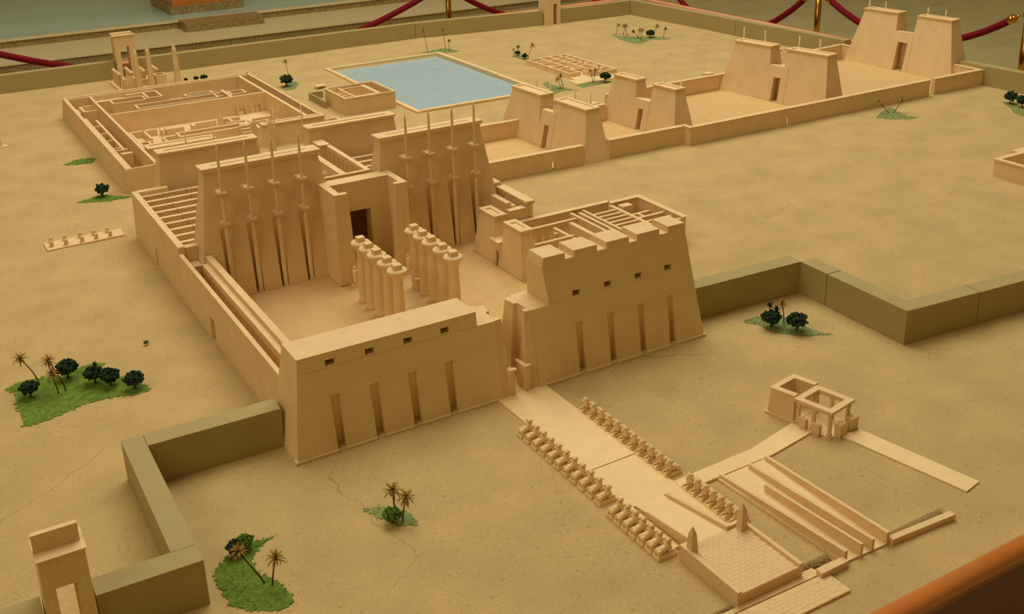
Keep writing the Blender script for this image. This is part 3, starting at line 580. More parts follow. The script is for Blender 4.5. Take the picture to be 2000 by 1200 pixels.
# ================================================================== sacred lake
t = thing('sacred_lake', 'rectangular pale blue lake with thin cream kerb', 'lake', (1.44, 2.41, 0))
MB().box(1.19, 1.708, 1.98, 2.858, -0.022, -0.008).build('water', M_water, t)
for b in ((1.173, 1.192, 1.962, 2.25), (1.171, 1.190, 2.25, 2.62), (1.174, 1.193, 2.62, 2.875), (1.192, 1.46, 1.962, 1.982), (1.46, 1.725, 1.9605, 1.9805), (1.193, 1.40, 2.856, 2.875), (1.40, 1.706, 2.8555, 2.873), (1.706, 1.725, 2.32, 2.875), (1.7075, 1.7265, 1.9805, 2.32)): MB().box(*b, -0.024, 0.0075 + random.uniform(-0.0012, 0.0012)).build('kerb', M_card, t)
t = thing('lakeside_temple', 'square lakeside building with sunken inner room and corridor', 'building', (1.05, 2.19, 0))
for b in ((0.952, 1.150, 2.092, 2.100), (0.952, 1.150, 2.288, 2.296), (0.952, 0.960, 2.100, 2.288), (1.142, 1.150, 2.100, 2.288), (0.996, 1.004, 2.100, 2.275), (1.088, 1.104, 2.115, 2.275), (1.004, 1.088, 2.113, 2.123), (1.004, 1.088, 2.255, 2.263)): MB().box(*b, -0.004, 0.059).build('wall_run', M_card, t)
MB().ring(0.950, 1.152, 2.090, 2.298, 0.008, 0.059, 0.0625).build('coping', M_card, t); MB().box(1.004, 1.09, 2.12, 2.26, -0.004, 0.004).build('inner_floor', M_card, t); MB().box(0.96, 0.996, 2.10, 2.288, -0.003, 0.04).build('corridor_floor', M_card, t)
for y in (2.13, 2.16, 2.19): MB().box(0.960, 0.996, y, y + 0.008, 0.04, 0.056).build('corridor_bar', M_card, t)
t = thing('side_yard', 'little grey walled yard against the lakeside building', 'yard', (0.945, 2.33, 0))
MB().box(0.928, 0.934, 2.235, 2.41, -0.004, 0.026).build('wall_run', M_khaki, t); MB().box(0.934, 0.985, 2.404, 2.41, -0.004, 0.026).build('wall_run', M_khaki, t)
t = thing('stone_bench', 'tiny flat bench behind the lakeside building', 'bench', (1.03, 2.56, 0)); MB().box(1.012, 1.056, 2.545, 2.575, 0.008, 0.0125).build('top', M_card, t)
for x in (1.016, 1.048): MB().box(x, x + 0.004, 2.55, 2.57, -0.003, 0.008).build('leg', M_card, t)

# ================================================================== southern gateways
def gateway(x, y, rz, z, inset, D, dt, A, B, At, Bt, lint, door, poles, pz, px, label, slot=(0.012, 0.012)):
    """twin tower gateway; local x = depth behind the front, local y along the front; A / B = (inner, outer) base, At / Bt at the top"""
    t = thing('gateway_pylon', label, 'gateway', (x, y, 0), 'southern gateway pylons', rz, True)
    h = 0.011; zb = z - h
    for (b, tt) in ((A, At), (B, Bt)):
        b0, b1 = min(b), max(b); t0, t1 = min(tt) + 0.003, max(tt) - 0.003
        o = MB().fr((0, D, b0, b1), (inset, inset + dt, t0, t1), -0.004, zb).build('tower', M_card, t)
        c = cornice(inset, inset + dt, t0, t1, zb, z, 0.003, slot).build('cornice', M_card, o)
    w = door[0] / 2; q = min(abs(A[0]), abs(B[0])) + 0.012; fx = lambda zz: inset * max(zz, 0) / zb - 0.0012
    def fb(m, y0, y1, z0, z1, d=0.018): m.hexa([(fx(z0), y0, z0), (fx(z0) + d, y0, z0), (fx(z0) + d, y1, z0), (fx(z0), y1, z0)], [(fx(z1), y0, z1), (fx(z1) + d, y0, z1), (fx(z1) + d, y1, z1), (fx(z1), y1, z1)])
    m = MB(); fb(m, w, q, -0.004, lint); fb(m, -q, -w, -0.004, lint); fb(m, -w, w, door[1], lint); m.build('door_frame', M_card, t)
    MB().box(inset + 0.012, inset + 0.018, -w - 0.012, w + 0.012, -0.003, door[1] + 0.01).build('doorway_panel', M_card, t)
    m = MB(); fb(m, -q, q, lint, lint + 0.004, 0.020); m.build('lintel', M_card, t)
    MB().box(D - inset * 0.7 - 0.014, D - inset * 0.7, -q, q, lint * 0.6, lint - 0.004).build('rear_lintel', M_card, t)
    for p in poles: MB().lathe(px, p, [(0.0042, -0.003), (0.0036, pz * 0.6), (0.0022, pz)], 8).build('flagpole', M_card, t, smooth=True)
gateway(1.3085, 1.320, 0.045, 0.160, 0.034, 0.100, 0.050, (0.026, 0.262), (-0.026, -0.225), (0.055, 0.226), (-0.016, -0.188), 0.114, (0.0245, 0.074), (0.20, 0.12, -0.018, -0.10), 0.187, 0.116, 'twin tower gateway nearest the second pylon, with poles behind')
gateway(1.681, 1.318, 0.085, 0.160, 0.034, 0.095, 0.040, (0.026, 0.195), (-0.026, -0.180), (0.042, 0.162), (-0.036, -0.147), 0.097, (0.022, 0.071), (0.20, 0.125, 0.005, -0.075), 0.165, 0.125, 'smallest twin tower gateway, second along the southern walled courts')
gateway(2.305, 1.333, 0.155, 0.192, 0.037, 0.115, 0.050, (0.03, 0.258), (-0.03, -0.225), (0.048, 0.218), (-0.018, -0.196), 0.123, (0.031, 0.086), (0.255, 0.155, 0.0, -0.09), 0.222, 0.135, 'third twin tower gateway with a slatted hall right behind it')
gateway(3.040, 1.410, 0.085, 0.222, 0.042, 0.112, 0.050, (0.03, 0.262), (-0.03, -0.245), (0.045, 0.212), (-0.040, -0.196), 0.148, (0.044, 0.112), (0.25, 0.17, -0.03, -0.11), 0.242, 0.125, 'tallest outermost twin tower gateway by the far khaki wall')
def lowwall(label, runs, cat='wall', loc=None, z=0.0575):
    t = thing('causeway_wall', label, cat, loc or (runs[0][0][0], runs[0][0][1], 0))
    for r in runs:
        MB().wall(r[0], r[1], r[2], z, r[3] if len(r) > 3 else ()).build('wall_run', M_card, t)
        (ax, ay), (bx, by), th = r[0], r[1], r[2]; L = math.hypot(bx - ax, by - ay); nx, ny = -(by - ay) / L, (bx - ax) / L; s = 1 if th > 0 else -1; e = 0.0015 * s
        p = [(ax - nx * e, ay - ny * e), (bx - nx * e, by - ny * e), (bx + nx * (th + e), by + ny * (th + e)), (ax + nx * (th + e), ay + ny * (th + e))]
        if s < 0: p.reverse()
        MB().prism(p, z, z + 0.003).build('coping', M_card, t)
lowwall('low causeway wall from the columned hall to the nearest gateway', [((0.87, 1.118), (1.319, 1.102), 0.016, [(0.338, 0.352, 0.026)])])
lowwall('low causeway wall beside the smallest gateway', [((1.415, 1.104), (1.703, 1.097), 0.016), ((1.703, 1.0685), (1.703, 1.113), -0.012)])
lowwall('long low causeway wall with a break near the far end', [((1.7155, 1.0685), (2.81, 1.060), 0.016, [(0.40, 0.418, 0.028)])])
lowwall('short low causeway wall turning back to the outermost gateway', [((2.838, 1.062), (3.098, 1.056), 0.016), ((3.098, 1.075), (3.098, 1.18), 0.016)])
lowwall('low causeway wall on the lake side before the nearest gateway', [((0.84, 1.489), (1.325, 1.477), 0.014)])
lowwall('low causeway wall on the lake side of the smallest gateway', [((1.42, 1.486), (1.662, 1.474), 0.014), ((1.625, 1.502), (1.655, 1.502), 0.03)])
lowwall('low causeway wall on the maze side of the third gateway', [((1.745, 1.585), (2.315, 1.588), 0.014), ((2.235, 1.62), (2.27, 1.62), 0.03)])
lowwall('low causeway wall between third gateway and the slatted hall', [((2.42, 1.650), (2.598, 1.662), 0.014), ((2.863, 1.694), (3.04, 1.708), 0.014), ((3.054, 1.72), (3.054, 1.665), -0.014)])
for a, b, c, d, lb in ((0.86, 1.30, 1.12, 1.475, 'pale paving before the nearest southern gateway'), (1.40, 1.67, 1.12, 1.47, 'pale paving before the smallest southern gateway'), (1.80, 2.29, 1.086, 1.58, 'pale paving before the third southern gateway'), (2.46, 3.03, 1.08, 1.66, 'pale paving before the outermost southern gateway')):
    o = MB().box(a, b, c, d, -0.006, 0.0024).build('causeway_paving', M_court); tag(o, lb, 'paving')
t = thing('slatted_chapel', 'small chapel roofed with slats between the two farther gateways', 'chapel', (2.72, 1.71, 0))
MB().ring(2.60, 2.86, 1.60, 1.835, 0.012, -0.004, 0.05).build('outer_wall', M_card, t)
for i in range(7): MB().box(2.63 + i * 0.03, 2.638 + i * 0.03, 1.612, 1.823, 0.038, 0.047).build('roof_slat', M_card, t)
for i in range(5): MB().box(2.612, 2.62, 1.63 + i * 0.04, 1.64 + i * 0.04, -0.003, 0.04).build('pillar', M_card, t)

# ================================================================== excavated room maze beyond the lake
t = thing('room_maze', 'low rectangular maze of small rooms beyond the lake', 'ruin', (2.03, 2.24, 0))
MB().box(1.888, 2.10, 1.985, 2.056, -0.006, 0.0028).build('apron', M_card, t); MB().box(1.922, 2.133, 2.0565, 2.443, -0.006, 0.003).build('floor_slab', M_card, t)
def mz(*b): MB().box(*b, 0.003, 0.0185).build('room_wall', M_card, t)
for b in ((1.925, 1.934, 2.10, 2.44), (1.934, 2.13, 2.431, 2.44), (2.121, 2.13, 2.06, 2.431), (2.00, 2.06, 2.06, 2.069), (2.075, 2.121, 2.06, 2.069), (1.934, 1.97, 2.10, 2.109), (1.985, 1.994, 2.20, 2.431), (2.035, 2.044, 2.09, 2.431), (2.083, 2.092, 2.10, 2.431), (1.934, 1.985, 2.37, 2.379), (1.934, 1.97, 2.33, 2.339), (1.934, 1.985, 2.25, 2.259), (1.934, 1.985, 2.20, 2.209), (2.044, 2.121, 2.385, 2.394), (2.092, 2.121, 2.34, 2.349), (2.044, 2.083, 2.33, 2.339), (2.044, 2.121, 2.29, 2.299), (2.044, 2.121, 2.24, 2.249), (2.044, 2.083, 2.20, 2.209), (2.092, 2.121, 2.17, 2.179), (2.044, 2.121, 2.12, 2.129), (1.994, 2.035, 2.30, 2.309), (1.994, 2.035, 2.36, 2.369), (1.95, 2.035, 2.16, 2.169), (1.97, 1.979, 2.10, 2.16), (2.00, 2.009, 2.069, 2.12)): mz(*b)

# ================================================================== small temple entering the great court
t = thing('court_temple', 'small side temple with twin towers opening onto the great court', 'temple', (0.93, 0.53, 0))
for y0, y1, a, b in ((0.440, 0.551, 0.4665, 0.5435), (0.566, 0.672, 0.5880, 0.6620)):
    o = MB().fr((0.6995, 0.752, y0, y1), (0.7165, 0.7475, a, b), -0.004, 0.103).build('tower', M_card, t)
    sub(o, t, cornice(0.7165, 0.7475, a, b, 0.103, 0.113, 0.002, (0.010, 0.016)), 'cornice', M_card)
m = MB(); m.box(0.703, 0.74, 0.545, 0.5485, -0.004, 0.060); m.box(0.703, 0.74, 0.5625, 0.586, -0.004, 0.060); m.box(0.703, 0.74, 0.5485, 0.5625, 0.040, 0.060); m.build('door_frame', M_card, t)
MB().box(0.722, 0.728, 0.5485, 0.5625, -0.003, 0.040).build('doorway_panel', M_woodd, t); MB().box(0.699, 0.745, 0.544, 0.588, 0.060, 0.063).build('lintel', M_card, t)
Z = 0.0655
def Q(name, *b): return MB().box(*b).build(name, M_card, t)
Q('outer_wall', 0.752, 1.068, 0.618, 0.628, -0.004, Z); Q('outer_wall', 1.068, 1.162, 0.606, 0.616, -0.004, Z); Q('outer_wall', 1.152, 1.162, 0.424, 0.606, -0.004, Z); Q('outer_wall', 0.752, 1.152, 0.424, 0.434, -0.004, Z)
MB().fr((0.752, 1.068, 0.618, 0.628), (0.752, 1.070, 0.616, 0.632), Z, Z + 0.005).build('cornice', M_card, t); MB().fr((1.068, 1.162, 0.606, 0.616), (1.066, 1.166, 0.604, 0.620), Z, Z + 0.005).build('cornice', M_card, t); MB().fr((1.152, 1.162, 0.424, 0.606), (1.150, 1.166, 0.420, 0.604), Z, Z + 0.005).build('cornice', M_card, t)
Q('architrave', 0.757, 0.940, 0.571, 0.580, 0.055, Z); Q('architrave', 0.757, 0.870, 0.478, 0.487, 0.055, Z)
fig = MB(); fig.box(-0.004, 0.004, 0.0005, 0.006, -0.003, 0.055); fig.lathe(0, -0.002, [(0.0025, 0), (0.003, 0.02), (0.0042, 0.036), (0.0018, 0.040)], 8); fig.ball((0, -0.002, 0.043), (0.0024, 0.0024, 0.004), 8, 5); fig = fig.mesh('pillar_statue', mat=M_stonefig)
for i in range(8): place(fig, 'pillar_statue', t, (0.772 + i * 0.0228, 0.572, 0))
for i in range(5): place(fig, 'pillar_statue', t, (0.772 + i * 0.0228, 0.4865, 0), math.pi)
Q('cross_wall', 0.9465, 0.9545, 0.434, 0.618, -0.004, Z); Q('cross_wall', 0.966, 0.974, 0.434, 0.606, -0.004, Z); Q('cross_wall', 0.983, 0.991, 0.434, 0.618, -0.004, Z); Q('cross_wall', 1.060, 1.070, 0.434, 0.606, -0.004, Z)
for y in (0.572, 0.549, 0.526, 0.503, 0.480, 0.457): Q('roof_beam', 0.991, 1.060, y, y + 0.008, 0.048, Z - 0.002)
for y in (0.571, 0.525, 0.479):
    for x in (1.008, 1.030): MB().lathe(x, y + 0.005, [(0.004, -0.003), (0.004, 0.048)], 8).build('column', M_card, t, smooth=True)
Q('porch_wall', 0.862, 0.870, 0.434, 0.560, -0.004, Z - 0.004); Q('porch_wall', 0.905, 0.917, 0.434, 0.556, -0.004, Z + 0.001); Q('porch_pillar', 0.842, 0.852, 0.520, 0.528, -0.004, 0.062); Q('porch_rail', 0.762, 0.842, 0.520, 0.527, 0.026, 0.033); Q('porch_rail', 0.762, 0.842, 0.502, 0.509, 0.020, 0.026)
Q('shrine_block', 1.078, 1.110, 0.570, 0.592, -0.004, Z + 0.002); Q('shrine_wall', 1.070, 1.152, 0.548, 0.556, -0.004, 0.05); Q('shrine_wall', 1.108, 1.115, 0.500, 0.548, -0.004, 0.05); Q('shrine_wall', 1.070, 1.152, 0.492, 0.501, -0.004, Z - 0.003); Q('shrine_wall', 1.070, 1.152, 0.462, 0.470, -0.004, Z - 0.003); Q('shrine_wall', 1.085, 1.092, 0.508, 0.54, -0.004, 0.045)
Q('paving', 0.752, 1.15, 0.43, 0.62, -0.004, 0.003)

# ================================================================== small buildings at the margins
t = thing('box_building', 'open-topped box building alone on the sand near the enclosure corner', 'building', (2.35, 0.23, 0))
MB().ring(2.212, 2.50, 0.06, 0.338, 0.013, -0.004, 0.046).build('outer_wall', M_card, t); MB().ring(2.209, 2.503, 0.057, 0.341, 0.016, 0.046, 0.050).build('coping', M_card, t); MB().box(2.225, 2.487, 0.073, 0.325, -0.003, 0.012).build('inner_floor', M_card, t); MB().box(2.33, 2.50, 0.338, 0.37, -0.004, 0.046).build('rear_room', M_card, t); MB().box(2.28, 2.42, 0.26, 0.27, 0.012, 0.03).build('partition', M_card, t)
t = thing('pegged_slab', 'thin cream slab carrying two rows of stub columns', 'platform', (-0.1, 1.31, 0))
MB().prism([(-0.1948, 1.2814), (-0.0046, 1.2855), (-0.0027, 1.3400), (-0.1958, 1.3440)], -0.004, 0.0035).build('slab', M_card, t)
pg = MB().lathe(0, 0, [(0.0052, 0), (0.0050, 0.013), (0.0050, 0.0145)], 10).mesh('stub_column', mat=M_card, smooth=True)
for x, y in ((-0.178, 1.338), (-0.145, 1.334), (-0.107, 1.332), (-0.073, 1.330), (-0.039, 1.330), (-0.181, 1.304), (-0.147, 1.297), (-0.108, 1.296), (-0.073, 1.297), (-0.038, 1.297)): place(pg, 'stub_column', t, (x, y, 0.003))
t = thing('stub_pillar', 'small broken pillar on a plate alone on sand beside the compound', 'pillar', (-0.172, 2.41, 0)); MB().box(-0.190, -0.150, 2.395, 2.430, -0.004, 0.003).build('plate', M_card, t); MB().fr((-0.184, -0.166, 2.402, 2.420), (-0.181, -0.169, 2.405, 2.417), 0.003, 0.032).build('shaft', M_card, t)
t = thing('cornice_gate', 'free-standing gate with stepped cornice breaking the khaki enclosure wall', 'gate', (-0.392, -0.24, 0))
m = MB(); m.fr((-0.4245, -0.4060, -0.268, -0.212), (-0.4205, -0.4060, -0.265, -0.215), -0.004, 0.148); m.fr((-0.3815, -0.3630, -0.268, -0.212), (-0.3815, -0.3640, -0.265, -0.215), -0.004, 0.148); m.hexa([(-0.4060, -0.2658, 0.1065), (-0.3815, -0.2658, 0.1065), (-0.3815, -0.2142, 0.1065), (-0.4060, -0.2142, 0.1065)], [(-0.4060, -0.265, 0.148), (-0.3815, -0.265, 0.148), (-0.3815, -0.215, 0.148), (-0.4060, -0.215, 0.148)]); m.build('gate_body', M_mason, t, mat_top=M_card)
MB().fr((-0.4205, -0.3640, -0.265, -0.215), (-0.4225, -0.3615, -0.2685, -0.215), 0.148, 0.1535).build('cornice', M_card, t); MB().box(-0.4215, -0.3660, -0.2475, -0.2390, 0.1535, 0.1795).build('upper_block', M_mason, t, mat_top=M_card)

# ================================================================== processional way
t = thing('processional_way', 'broad cream walkway leading out from the first pylon gate', 'walkway', (0.4355, -0.25, 0))
MB().prism([(0.3840, -0.2810), (0.4880, -0.2795), (0.4870, 0.012), (0.4738, 0.002), (0.4738, 0.11), (0.396, 0.11), (0.396, 0.002), (0.3845, 0.002)], -0.006, 0.0030).build('paving_panel', M_pave, t)
MB().prism([(0.3850, -0.512), (0.3945, -0.512), (0.3945, -0.3990), (0.4635, -0.3990), (0.4690, -0.512), (0.4930, -0.512), (0.4880, -0.2815), (0.3840, -0.2830)], -0.006, 0.0026).build('paving_panel', M_pave, t)
t = thing('side_path', 'cream path bending from the walkway up to the columned kiosk', 'path', (0.65, -0.38, 0))
MB().prism([(0.4885, -0.410), (0.5278, -0.4085), (0.6732, -0.4064), (0.6535, -0.3743), (0.4890, -0.3790)], -0.006, 0.0034).build('paving_panel', M_pave, t)
MB().prism([(0.6732, -0.4064), (0.7813, -0.3897), (0.7709, -0.3495), (0.6535, -0.3743)], -0.006, 0.0030).build('paving_panel', M_pave, t)
t = thing('kiosk_path', 'separate straight cream path leaving the kiosk', 'path', (0.85, -0.53, 0)); MB().prism([(0.8103, -0.4249), (0.8511, -0.6451), (0.8901, -0.6381), (0.8527, -0.4280)], -0.006, 0.0030).build('paving_panel', M_pave, t)
# sphinxes
sb = MB().box(-0.0170, 0.0170, -0.0080, 0.0080, -0.003, 0.0036); sb.box(-0.0160, 0.0160, -0.0070, 0.0070, 0.0036, 0.0058); sb = sb.mesh('plinth', mat=M_stonefig)
s = MB()
s.ball((-0.0045, 0, 0.0112), (0.0115, 0.0052, 0.0058), 14, 8, 0.22); s.ball((-0.0115, 0.0036, 0.0098), (0.0046, 0.0028, 0.0046)); s.ball((-0.0115, -0.0036, 0.0098), (0.0046, 0.0028, 0.0046))
s.ball((0.0035, 0, 0.0150), (0.0056, 0.0052, 0.0092), 14, 9, -0.18); s.ball((0.0048, 0, 0.0240), (0.0042, 0.0038, 0.0044), 12, 8); s.ball((0.0088, 0, 0.0228), (0.0036, 0.0023, 0.0024), 10, 6, -0.35)
for q in (-1, 1):
    s.tube([(0.0040, q * 0.0028, 0.0270), (0.0012, q * 0.0046, 0.0260), (0.0014, q * 0.0050, 0.0228), (0.0044, q * 0.0048, 0.0212)], [0.0013, 0.0015, 0.0013, 0.0007], 7)
    s.tube([(0.0030, q * 0.0040, 0.0080), (0.0095, q * 0.0040, 0.0078), (0.0150, q * 0.0040, 0.0070)], [0.0022, 0.0018, 0.0015], 7)
s.tube([(0.0082, 0, 0.0060), (0.0086, 0, 0.0195)], [0.0021, 0.0017], 8); s.tube([(-0.0152, 0.001, 0.0075), (-0.0156, 0.0046, 0.0068), (-0.0105, 0.0062, 0.0068)], 0.0009, 5)
sm = s.mesh('ram_sphinx', mat=M_stonefig, smooth=True)
def sphinxes(x, ys, rz, label, group):
    for y, od in zip(ys, ORD):
        t = thing('ram_sphinx', od + ' ram sphinx from the pylon end of the ' + label, 'statue', (x, y, 0.0), group)
        k = random.uniform(-0.04, 0.04); place(sb, 'plinth', t, (x, y, 0), rz + k); place(sm, 'figure', t, (x, y, 0), rz + k)
sphinxes(0.3705, [-0.126 - 0.0234 * i for i in range(11)], 0, 'long row opposite the kiosk side', 'long sphinx row away from the kiosk')
sphinxes(0.5020, [-0.118 - 0.0238 * i for i in range(11)], math.pi, 'long row on the kiosk side', 'long sphinx row on the kiosk side')
sphinxes(0.3660, [-0.398 - 0.0194 * i for i in range(7)], 0, 'short row outside the quay ramp', 'short sphinx row outside the quay')
sphinxes(0.5050, [-0.404 - 0.0183 * i for i in range(7)], math.pi, 'short row behind the quay parapet', 'short sphinx row inside the quay parapet')
# quay tribune
t = thing('quay_tribune', 'raised paved quay platform with parapets and a sloping ramp', 'platform', (0.438, -0.59, 0))
zf = 0.0175
MB().box(0.3795, 0.4965, -0.6530, -0.5330, -0.016, zf - 0.0007).build('platform_body', M_card, t)
rp = MB(); rp.add([(0.399, -0.400, -0.004), (0.4525, -0.400, -0.004), (0.463, -0.5330, -0.004), (0.4045, -0.5330, -0.004), (0.399, -0.400, 0.0034), (0.4525, -0.400, 0.0034), (0.463, -0.5330, zf - 0.001), (0.4045, -0.5330, zf - 0.001)], [(0, 1, 2, 3), (7, 6, 5, 4), (1, 0, 4, 5), (2, 1, 5, 6), (3, 2, 6, 7), (0, 3, 7, 4)]); rp.build('ramp', M_pave, t)
def para(a, b, w, z0a, za, zb, name='parapet'):
    dx, dy = b[0] - a[0], b[1] - a[1]; L = math.hypot(dx, dy); nx, ny = -dy / L * w, dx / L * w
    q = [(a[0], a[1]), (b[0], b[1]), (b[0] + nx, b[1] + ny), (a[0] + nx, a[1] + ny)]
    lo = [(x, y, z0a) for x, y in q]; hi = [(q[0][0], q[0][1], za), (q[1][0], q[1][1], zb), (q[2][0], q[2][1], zb), (q[3][0], q[3][1], za)]
    if w < 0: lo.reverse(); hi.reverse()
    MB().hexa(lo, hi).build(name, M_card, t)
para((0.3790, -0.5300), (0.3790, -0.6535), 0.0075, -0.016, 0.0225, 0.0225); para((0.3868, -0.5300), (0.4050, -0.5310), -0.006, -0.004, 0.0222, 0.0222)
para((0.4970, -0.6535), (0.4970, -0.5300), 0.0065, -0.016, 0.0225, 0.0225); para((0.4625, -0.5300), (0.4900, -0.5290), -0.006, -0.004, 0.0225, 0.0225); para((0.4520, -0.4060), (0.4622, -0.5360), 0.0055, -0.004, 0.0095, 0.0240); para((0.4040, -0.540), (0.3985, -0.430), 0.003, -0.004, 0.0215, 0.012)
sl = MB().box(-0.00568, 0.00568, -0.00330, 0.00330, -0.0025, 0).mesh('paving_slab', mat=M_card); sl2 = MB().box(-0.00272, 0.00272, -0.00330, 0.00330, -0.0025, 0).mesh('paving_slab', mat=M_card)
for r in range(17):
    y = -0.6490 + r * 0.0068; x0 = 0.3872; off = r % 2
    n = 0; x = x0 + (0.0026 if off else 0.0058)
    if off: place(sl2, 'paving_slab', t, (x, y, zf - random.uniform(0, 0.0003))); x += 0.0086
    while x < 0.4842:
        place(sl, 'paving_slab', t, (x, y, zf - random.uniform(0, 0.0002))); x += 0.0116
    if x - 0.0058 < 0.4875: place(sl2, 'paving_slab', t, (x - 0.0031, y, zf))
obelisk(0.3895, -0.5455, 0.0172, 0.042, 0.0125, 'small quay obelisk beside the ramp foot parapet', 'quay obelisks', 0.66)
obelisk(0.4835, -0.5440, 0.0172, 0.045, 0.0125, 'small quay obelisk beside the short inner sphinx row', 'quay obelisks', 0.66)
t = thing('quay_step', 'narrow cream strip along the foot of the quay platform', 'step', (0.44, -0.656, 0)); MB().prism([(0.330, -0.6605), (0.5225, -0.6640), (0.5205, -0.6480), (0.497, -0.6480), (0.497, -0.6536), (0.3560, -0.6536), (0.330, -0.6450)], -0.014, 0.0005).build('strip', M_card, t)
t = thing('quay_landing', 'sunken paved landing strip in front of the quay platform', 'platform', (0.43, -0.69, 0))
MB().prism([(0.28, -0.7110), (0.5290, -0.7125), (0.5290, -0.6690), (0.28, -0.6640)], -0.014, 0.0029).build('landing_slab', M_card, t)
for r in range(6):
    y = -0.7080 + r * 0.0068; x = 0.300 + (0.0058 if r % 2 else 0)
    while x < 0.522: place(sl, 'paving_slab', t, (x, y, 0.0035 - random.uniform(0, 0.0004))); x += 0.0116
# boat ramps
t = thing('boat_ramp', 'paired sloping ramps divided by four long cream walls', 'ramp', (0.605, -0.55, 0))
MB().prism([(0.553, -0.4110), (0.566, -0.6660), (0.650, -0.6690), (0.6560, -0.4080)], -0.006, 0.0030).build('ramp_bed', M_pave, t)
para((0.5570, -0.4090), (0.5660, -0.6650), 0.0060, -0.012, 0.0085, 0.0200, 'ramp_wall'); para((0.5905, -0.4760), (0.5945, -0.6680), 0.0050, -0.010, 0.0150, 0.0225, 'ramp_wall')
para((0.6130, -0.4150), (0.6175, -0.6680), 0.0050, -0.010, 0.0105, 0.0215, 'ramp_wall'); para((0.6520, -0.4110), (0.6460, -0.6690), 0.0060, -0.012, 0.0095, 0.0225, 'ramp_wall')
for label, pts in (('square edged cream block lying between quay platform and boat ramp', [(0.5130, -0.6740), (0.5655, -0.6735), (0.5660, -0.6625), (0.5150, -0.6620)]), ('long cream block lying in a soil trench beside the boat ramp', [(0.6540, -0.6740), (0.7790, -0.6820), (0.7790, -0.6710), (0.6540, -0.6640)])):
    o = MB().prism(pts, -0.014, 0.0105).build('quay_block', M_card); tag(o, label, 'block')
def soil(x0, x1, y0, y1, label):
    m = MB(); n = int((x1 - x0) * 3500)
    for i in range(n):
        x = random.uniform(x0, x1); y = random.uniform(y0, y1); r = random.uniform(0.0012, 0.0034)
        m.ball((x, y, -0.0050 + random.uniform(-0.003, 0.0020)), (r, r, r * 0.7), 6, 4)
    o = m.build('soil_ridge', M_soil, kind='stuff'); tag(o, label, 'soil')
soil(0.656, 0.782, -0.664, -0.655, 'dark loose soil filling the trench behind the long cream block'); soil(0.502, 0.562, -0.652, -0.640, 'dark loose soil between quay platform and boat ramp'); soil(0.31, 0.378, -0.656, -0.647, 'dark loose soil beside the quay platform foot')

# columned kiosk
t = thing('columned_kiosk', 'tiny roofless kiosk with columns, screen walls and a walled room', 'kiosk', (0.806, -0.352, 0))
def skew(p0, pu, pv):   # plan frame: origin, long axis end, cross axis end
    return lambda u, v: (p0[0] + (pu[0] - p0[0]) * u + (pv[0] - p0[0]) * v, p0[1] + (pu[1] - p0[1]) * u + (pv[1] - p0[1]) * v)
def quad(g, u0, u1, v0, v1): return [g(u0, v0), g(u1, v0), g(u1, v1), g(u0, v1)]
gA = skew((0.7635, -0.2955), (0.7755, -0.3480), (0.8370, -0.2820)); gT = skew((0.7685, -0.2985), (0.7795, -0.3430), (0.8335, -0.2865))
for b, q in (((0, 1, 0, 0.16), (0, 1, 0, 0.15)), ((0, 1, 0.84, 1), (0, 1, 0.85, 1)), ((0, 0.2, 0.16, 0.84), (0, 0.2, 0.15, 0.85))): MB().loft(quad(gA, *b)[::-1], quad(gT, *q)[::-1], -0.004, 0.046).build('room_wall', M_card, t)
gC = skew((0.7660, -0.2965), (0.7790, -0.3440), (0.8345, -0.2845))
for b in ((0, 1, 0, 0.17), (0, 1, 0.83, 1), (0, 0.22, 0.17, 0.83)): MB().prism(quad(gC, *b)[::-1], 0.046, 0.0505).build('cornice', M_card, t)
MB().prism(quad(gA, -0.05, 1.05, -0.04, 1.04)[::-1], -0.004, 0.0035).build('plinth', M_card, t)
gK = skew((0.7730, -0.3490), (0.7895, -0.4210), (0.8395, -0.3365))
for b in ((0, 1, 0, 0.17), (0, 1, 0.83, 1), (0, 0.16, 0.17, 0.83), (0.84, 1, 0.17, 0.83)): MB().prism(quad(gK, *b)[::-1], 0.0455, 0.0505).build('roof_frame', M_card, t)
for b in ((0.05, 0.95, 0.04, 0.13), (0.05, 0.95, 0.87, 0.96), (0.04, 0.10, 0.13, 0.87), (0.90, 0.96, 0.13, 0.87)): MB().prism(quad(gK, *b)[::-1], 0.0415, 0.0455).build('architrave', M_card, t)
MB().prism(quad(gK, -0.02, 1.02, 0.0, 1.0)[::-1], -0.004, 0.0025).build('platform', M_card, t)
kk = MB().lathe(0, 0, [(0.0050, 0), (0.0050, 0.004), (0.0037, 0.005), (0.0039, 0.02), (0.0033, 0.033), (0.0048, 0.0365), (0.0048, 0.0385), (0.0030, 0.039), (0.0030, 0.0417)], 12).mesh('column', mat=M_card, smooth=True)
for u in (0.09, 0.49, 0.91):
    for v in (0.10, 0.90): p = gK(u, v); place(kk, 'column', t, (p[0], p[1], 0.002))
for u0, u1, v0, v1, z in ((0.22, 0.40, -0.10, 0.02, 0.0205), (0.56, 0.76, -0.10, 0.02, 0.0205), (0.985, 1.14, 0.20, 0.50, 0.0235), (0.985, 1.16, 0.66, 0.96, 0.0235)):
    MB().prism(quad(gK, u0, u1, v0, v1)[::-1], -0.004, z).build('screen_wall', M_card, t); MB().prism(quad(gK, u0 - 0.01, u1 + 0.015, v0 - 0.015, v1 - 0.05)[::-1], z, z + 0.002).build('screen_cap', M_card, t)
